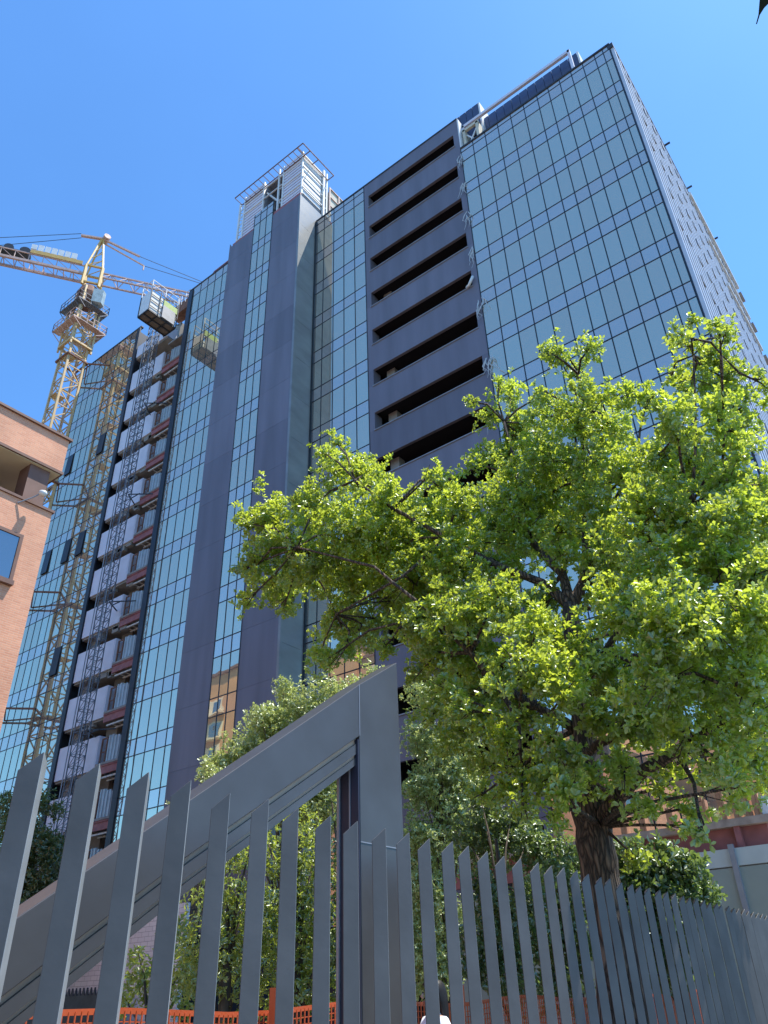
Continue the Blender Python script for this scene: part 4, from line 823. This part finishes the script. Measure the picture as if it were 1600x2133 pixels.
LIMBS=[[(-4.96,11,2.19,0.268),(-4.83,11,2.93,0.263),(-4.79,11,3.61,0.258),(-4.79,11,4.13,0.23),(-4.74,11,4.68,0.185),(-4.7,11,5.47,0.148),(-4.63,11,6.32,0.138),(-4.56,11,6.97,0.133)],
[(-4.56,11,6.97,0.102),(-5,11,7.52,0.073),(-5.66,10.6,7.96,0.058),(-6.34,10.2,8.58,0.043),(-7.19,9.8,9.35,0.036),(-7.95,9.6,10.24,0.028)],
[(-4.56,11,6.97,0.102),(-4.7,11.2,7.67,0.074),(-5.29,11.4,8.65,0.062),(-5.44,11.6,10.16,0.038),(-5.57,11.6,11.68,0.03)],
[(-4.56,11,6.97,0.102),(-4.37,11.2,7.38,0.088),(-4.22,11.5,8.24,0.059),(-3.8,11.6,8.8,0.042),(-3.08,11.5,9.46,0.025)],
[(-4.31,11.3,7.72,0.065),(-4.16,11.6,9.59,0.044),(-3.88,11.6,11.15,0.037),(-3.83,11.6,11.98,0.029),(-4.14,11.6,12.63,0.02)],
[(-4.7,11,3.6,0.162),(-4.31,10.8,3.86,0.106),(-3.75,10.5,4.1,0.083),(-3.16,10.2,4.19,0.067),(-2.66,10,4.32,0.053),(-2.14,9.8,4.63,0.035),(-1.77,9.8,5.15,0.023)],
[(-4.76,11,4.26,0.098),(-4.69,10.8,4.52,0.077),(-4.36,10.6,4.59,0.061),(-3.95,10.4,4.6,0.046),(-3.18,10,5.19,0.038),(-2.81,10,5.64,0.026)],
[(-4.83,11,4.98,0.087),(-5.21,10.6,5.34,0.073),(-5.61,10.2,5.64,0.067),(-5.83,9.8,6.13,0.045),(-6.29,9.5,6.82,0.031),(-7.29,9.3,7.96,0.025),(-9.16,9.3,9.05,0.019)],
[(-3.18,10,5.19,0.038),(-2.5,10.3,6.29,0.033),(-2.22,10.5,7.7,0.029),(-1.88,10.6,8.94,0.022),(-1.57,10.6,10.37,0.016)],
[(-2.5,10.3,6.29,0.027),(-1.88,10.4,7.26,0.02),(-1.48,10.5,8.67,0.022),(-1.17,10.6,10.12,0.015)],
[(-4.7,11,5.47,0.081),(-4,10.6,5.87,0.057),(-3.31,10.3,6.4,0.042),(-2.59,10.2,6.89,0.027)],
[(-5.61,10.2,5.64,0.052),(-5.14,9.8,4.92,0.034),(-5.06,9.6,4.2,0.019)],
[(-6.34,10.2,8.58,0.034),(-6.9,9.6,7.76,0.025),(-8.34,9.5,7.45,0.017)],
]

OK = thing('oak_tree', 'large oak with furrowed trunk and bright spreading crown in front of the tower', 'tree', (-4.85, 11, 0))
tk = MB(); LIMBS[0][0] = (-4.86, 11, 0.0, .36)
for L in LIMBS:
    pts = [Vector(p[:3]) for p in L]; rad = [p[3] for p in L]; P2 = [pts[0]]; R2 = [rad[0]]; rg = random.Random(len(L) + int(L[-1][0] * 10))
    for i in range(len(pts) - 1):
        for j in (1, 2, 3):
            f_ = j / 3; pp = pts[i].lerp(pts[i + 1], f_); jit = .35 * rad[i] if f_ < 1 else 0
            P2.append(pp + Vector((rg.uniform(-jit, jit), rg.uniform(-jit, jit), 0))); R2.append(rad[i] + (rad[i + 1] - rad[i]) * f_)
    tk.tube(P2, R2, 14 if rad[0] > .15 else 8)
# side branches out to every clump
nodes = [(Vector(p[:3]), p[3]) for L in LIMBS[1:] for p in L] + [(Vector(p[:3]), p[3]) for p in LIMBS[0][4:]]
rg = random.Random(21)
for (x, y, z, r) in OAK:
    c = Vector((x, y, z)); cand = [n for n in nodes if n[0].z < z + .6] or nodes
    b0, rb = min(cand, key=lambda n: (n[0] - c).length + max(0, n[0].z - z) * 1.5)
    mid = b0.lerp(c, .5) + Vector((rg.uniform(-.15, .15), rg.uniform(-.15, .15), rg.uniform(0, .2)))
    tk.tube([b0, mid, c], [min(.05, rb * .7), .022, .012], 6)
    for _ in range(5):
        e = c + Vector((rg.gauss(0, 1), rg.gauss(0, 1), rg.gauss(.3, 1))).normalized() * r * .9
        tk.tube([mid.lerp(c, rg.uniform(.4, 1)), e], [.011, .005], 4)
tk.build('trunk', M['bark'], OK, True)
leaf_cloud('crown', OAK, M['oak'], OK, 21, .08, .52, 7, 5, .05, .45, .3, .12, 92)

def bush(name, label, cat, clumps, m_, dens, length, width, seed, group=None, ros=6, upw=.4, droop=.0, ground=0.):
    cx0 = sum(c[0] for c in clumps) / len(clumps); cy0 = sum(c[1] for c in clumps) / len(clumps)
    B = thing(name, label, cat, (cx0, cy0, ground), group)
    t_ = MB(); zt_ = max(c[2] for c in clumps); rg = random.Random(seed)
    t_.tube([(cx0, cy0, ground), (cx0 + .05, cy0, ground + (zt_ - ground) * .4), (cx0, cy0 + .05, ground + (zt_ - ground) * .8)], [.09, .06, .03], 8)
    for (x, y, z, r) in clumps:
        t_.tube([(cx0, cy0, ground + max(.2, (z - ground) * .55)), ((cx0 + x) / 2, (cy0 + y) / 2, ground + (z - ground) * .85), (x, y, z)], [.03, .018, .008], 5)
    t_.build('trunk', M['bark2'], B, True)
    full = list(clumps)
    for (x, y, z, r) in clumps:                 # depth and skirts
        full.append((x - .5 * r + rg.uniform(-.3, .3), y + .8 * r + rg.uniform(-.2, .3), z - .2 * r, r * .9))
    leaf_cloud('crown', full, m_, B, dens, length, width, ros, seed, droop, upw, .3)
    return B
bush('leafy_tree', 'pale green bushy tree rising above the slanting portal beam', 'tree', BUSH, M['pale'], 600, .085, .5, 31)
bush('evergreen_shrub', 'dense evergreen shrub behind the left half of the portal opening', 'shrub', CYP[0], M['ever'], 700, .06, .35, 32, 'evergreen shrubs behind the portal')
bush('evergreen_shrub', 'tall evergreen shrub filling the middle of the portal opening', 'shrub', CYP[1], M['ever'], 700, .06, .35, 33, 'evergreen shrubs behind the portal')
bush('evergreen_shrub', 'dark evergreen shrub pressed against the inner post of the portal', 'shrub', CYP[2], M['darkl'], 700, .06, .35, 34, 'evergreen shrubs behind the portal')
bush('leafy_tree', 'slender light-leaved tree just right of the portal post', 'tree', TALL, M['pale'], 560, .09, .5, 35)
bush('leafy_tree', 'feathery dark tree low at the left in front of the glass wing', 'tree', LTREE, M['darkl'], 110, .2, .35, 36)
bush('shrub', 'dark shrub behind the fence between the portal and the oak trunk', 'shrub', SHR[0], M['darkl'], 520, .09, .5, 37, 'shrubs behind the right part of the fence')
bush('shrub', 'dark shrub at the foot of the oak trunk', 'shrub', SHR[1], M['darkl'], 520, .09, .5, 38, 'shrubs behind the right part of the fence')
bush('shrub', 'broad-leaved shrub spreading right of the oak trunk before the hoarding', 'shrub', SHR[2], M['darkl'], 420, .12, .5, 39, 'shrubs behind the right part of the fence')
bush('shrub', 'low bush beside the white block wall under the portal beam', 'shrub', LOWB, M['ever'], 500, .08, .45, 40)

ST = thing('street_tree', 'street tree whose dark pointed leaf tip hangs into the top right corner of the sky', 'tree', (3.4, 3.2, 0))
q = MB(); q.tube([(3.4, 3.2, 0), (3.42, 3.2, 2), (3.3, 3.15, 4.2)], [.12, .1, .07], 12); q.tube([(3.3, 3.15, 4.2), (2.0, 2.6, 4.5), (.8, 2.05, 4.0), (.58, 1.93, 3.83)], [.07, .04, .015, .004], 8); q.build('trunk', M['bark2'], ST, True)

q = MB()
# a narrow leaf hanging tip-down from the end of the overhanging branch
tipp = Vector((.1406, 1.1206, 3.2506)); ax = Vector((.0224, -.0251, .0147)).normalized() * .00079; sd_ = Vector((.78, .61, -.03)).normalized() * .00085; nn = ax.cross(sd_).normalized()
prof = ((0, -1, 1), (20, -1, 2), (35, -4, 8), (50, -7, 20), (80, -16, 29), (120, -18, 26), (170, -3, 6))
base = tipp + ax * 172
for k in (0, 1):
    o_ = nn * .0008 * (k * 2 - 1)
    q.add([tipp + ax * t + sd_ * a + o_ for t, a, b in prof] + [tipp + ax * t + sd_ * b + o_ for t, a, b in reversed(prof)], [tuple(range(14))])
for k in range(14): q.f.append((k, (k + 1) % 14, 14 + (k + 1) % 14, 14 + k)); q.m.append(0)
q.build('leaf', M['tip'], ST)  # leaf colour kept near black to paint in its backlit silhouette
q = MB(); q.tube([tuple(base), (.25, 1.2, 3.6), (.58, 1.93, 3.83)], [.002, .004, .006], 6); q.build('twig', M['bark2'], ST, True)
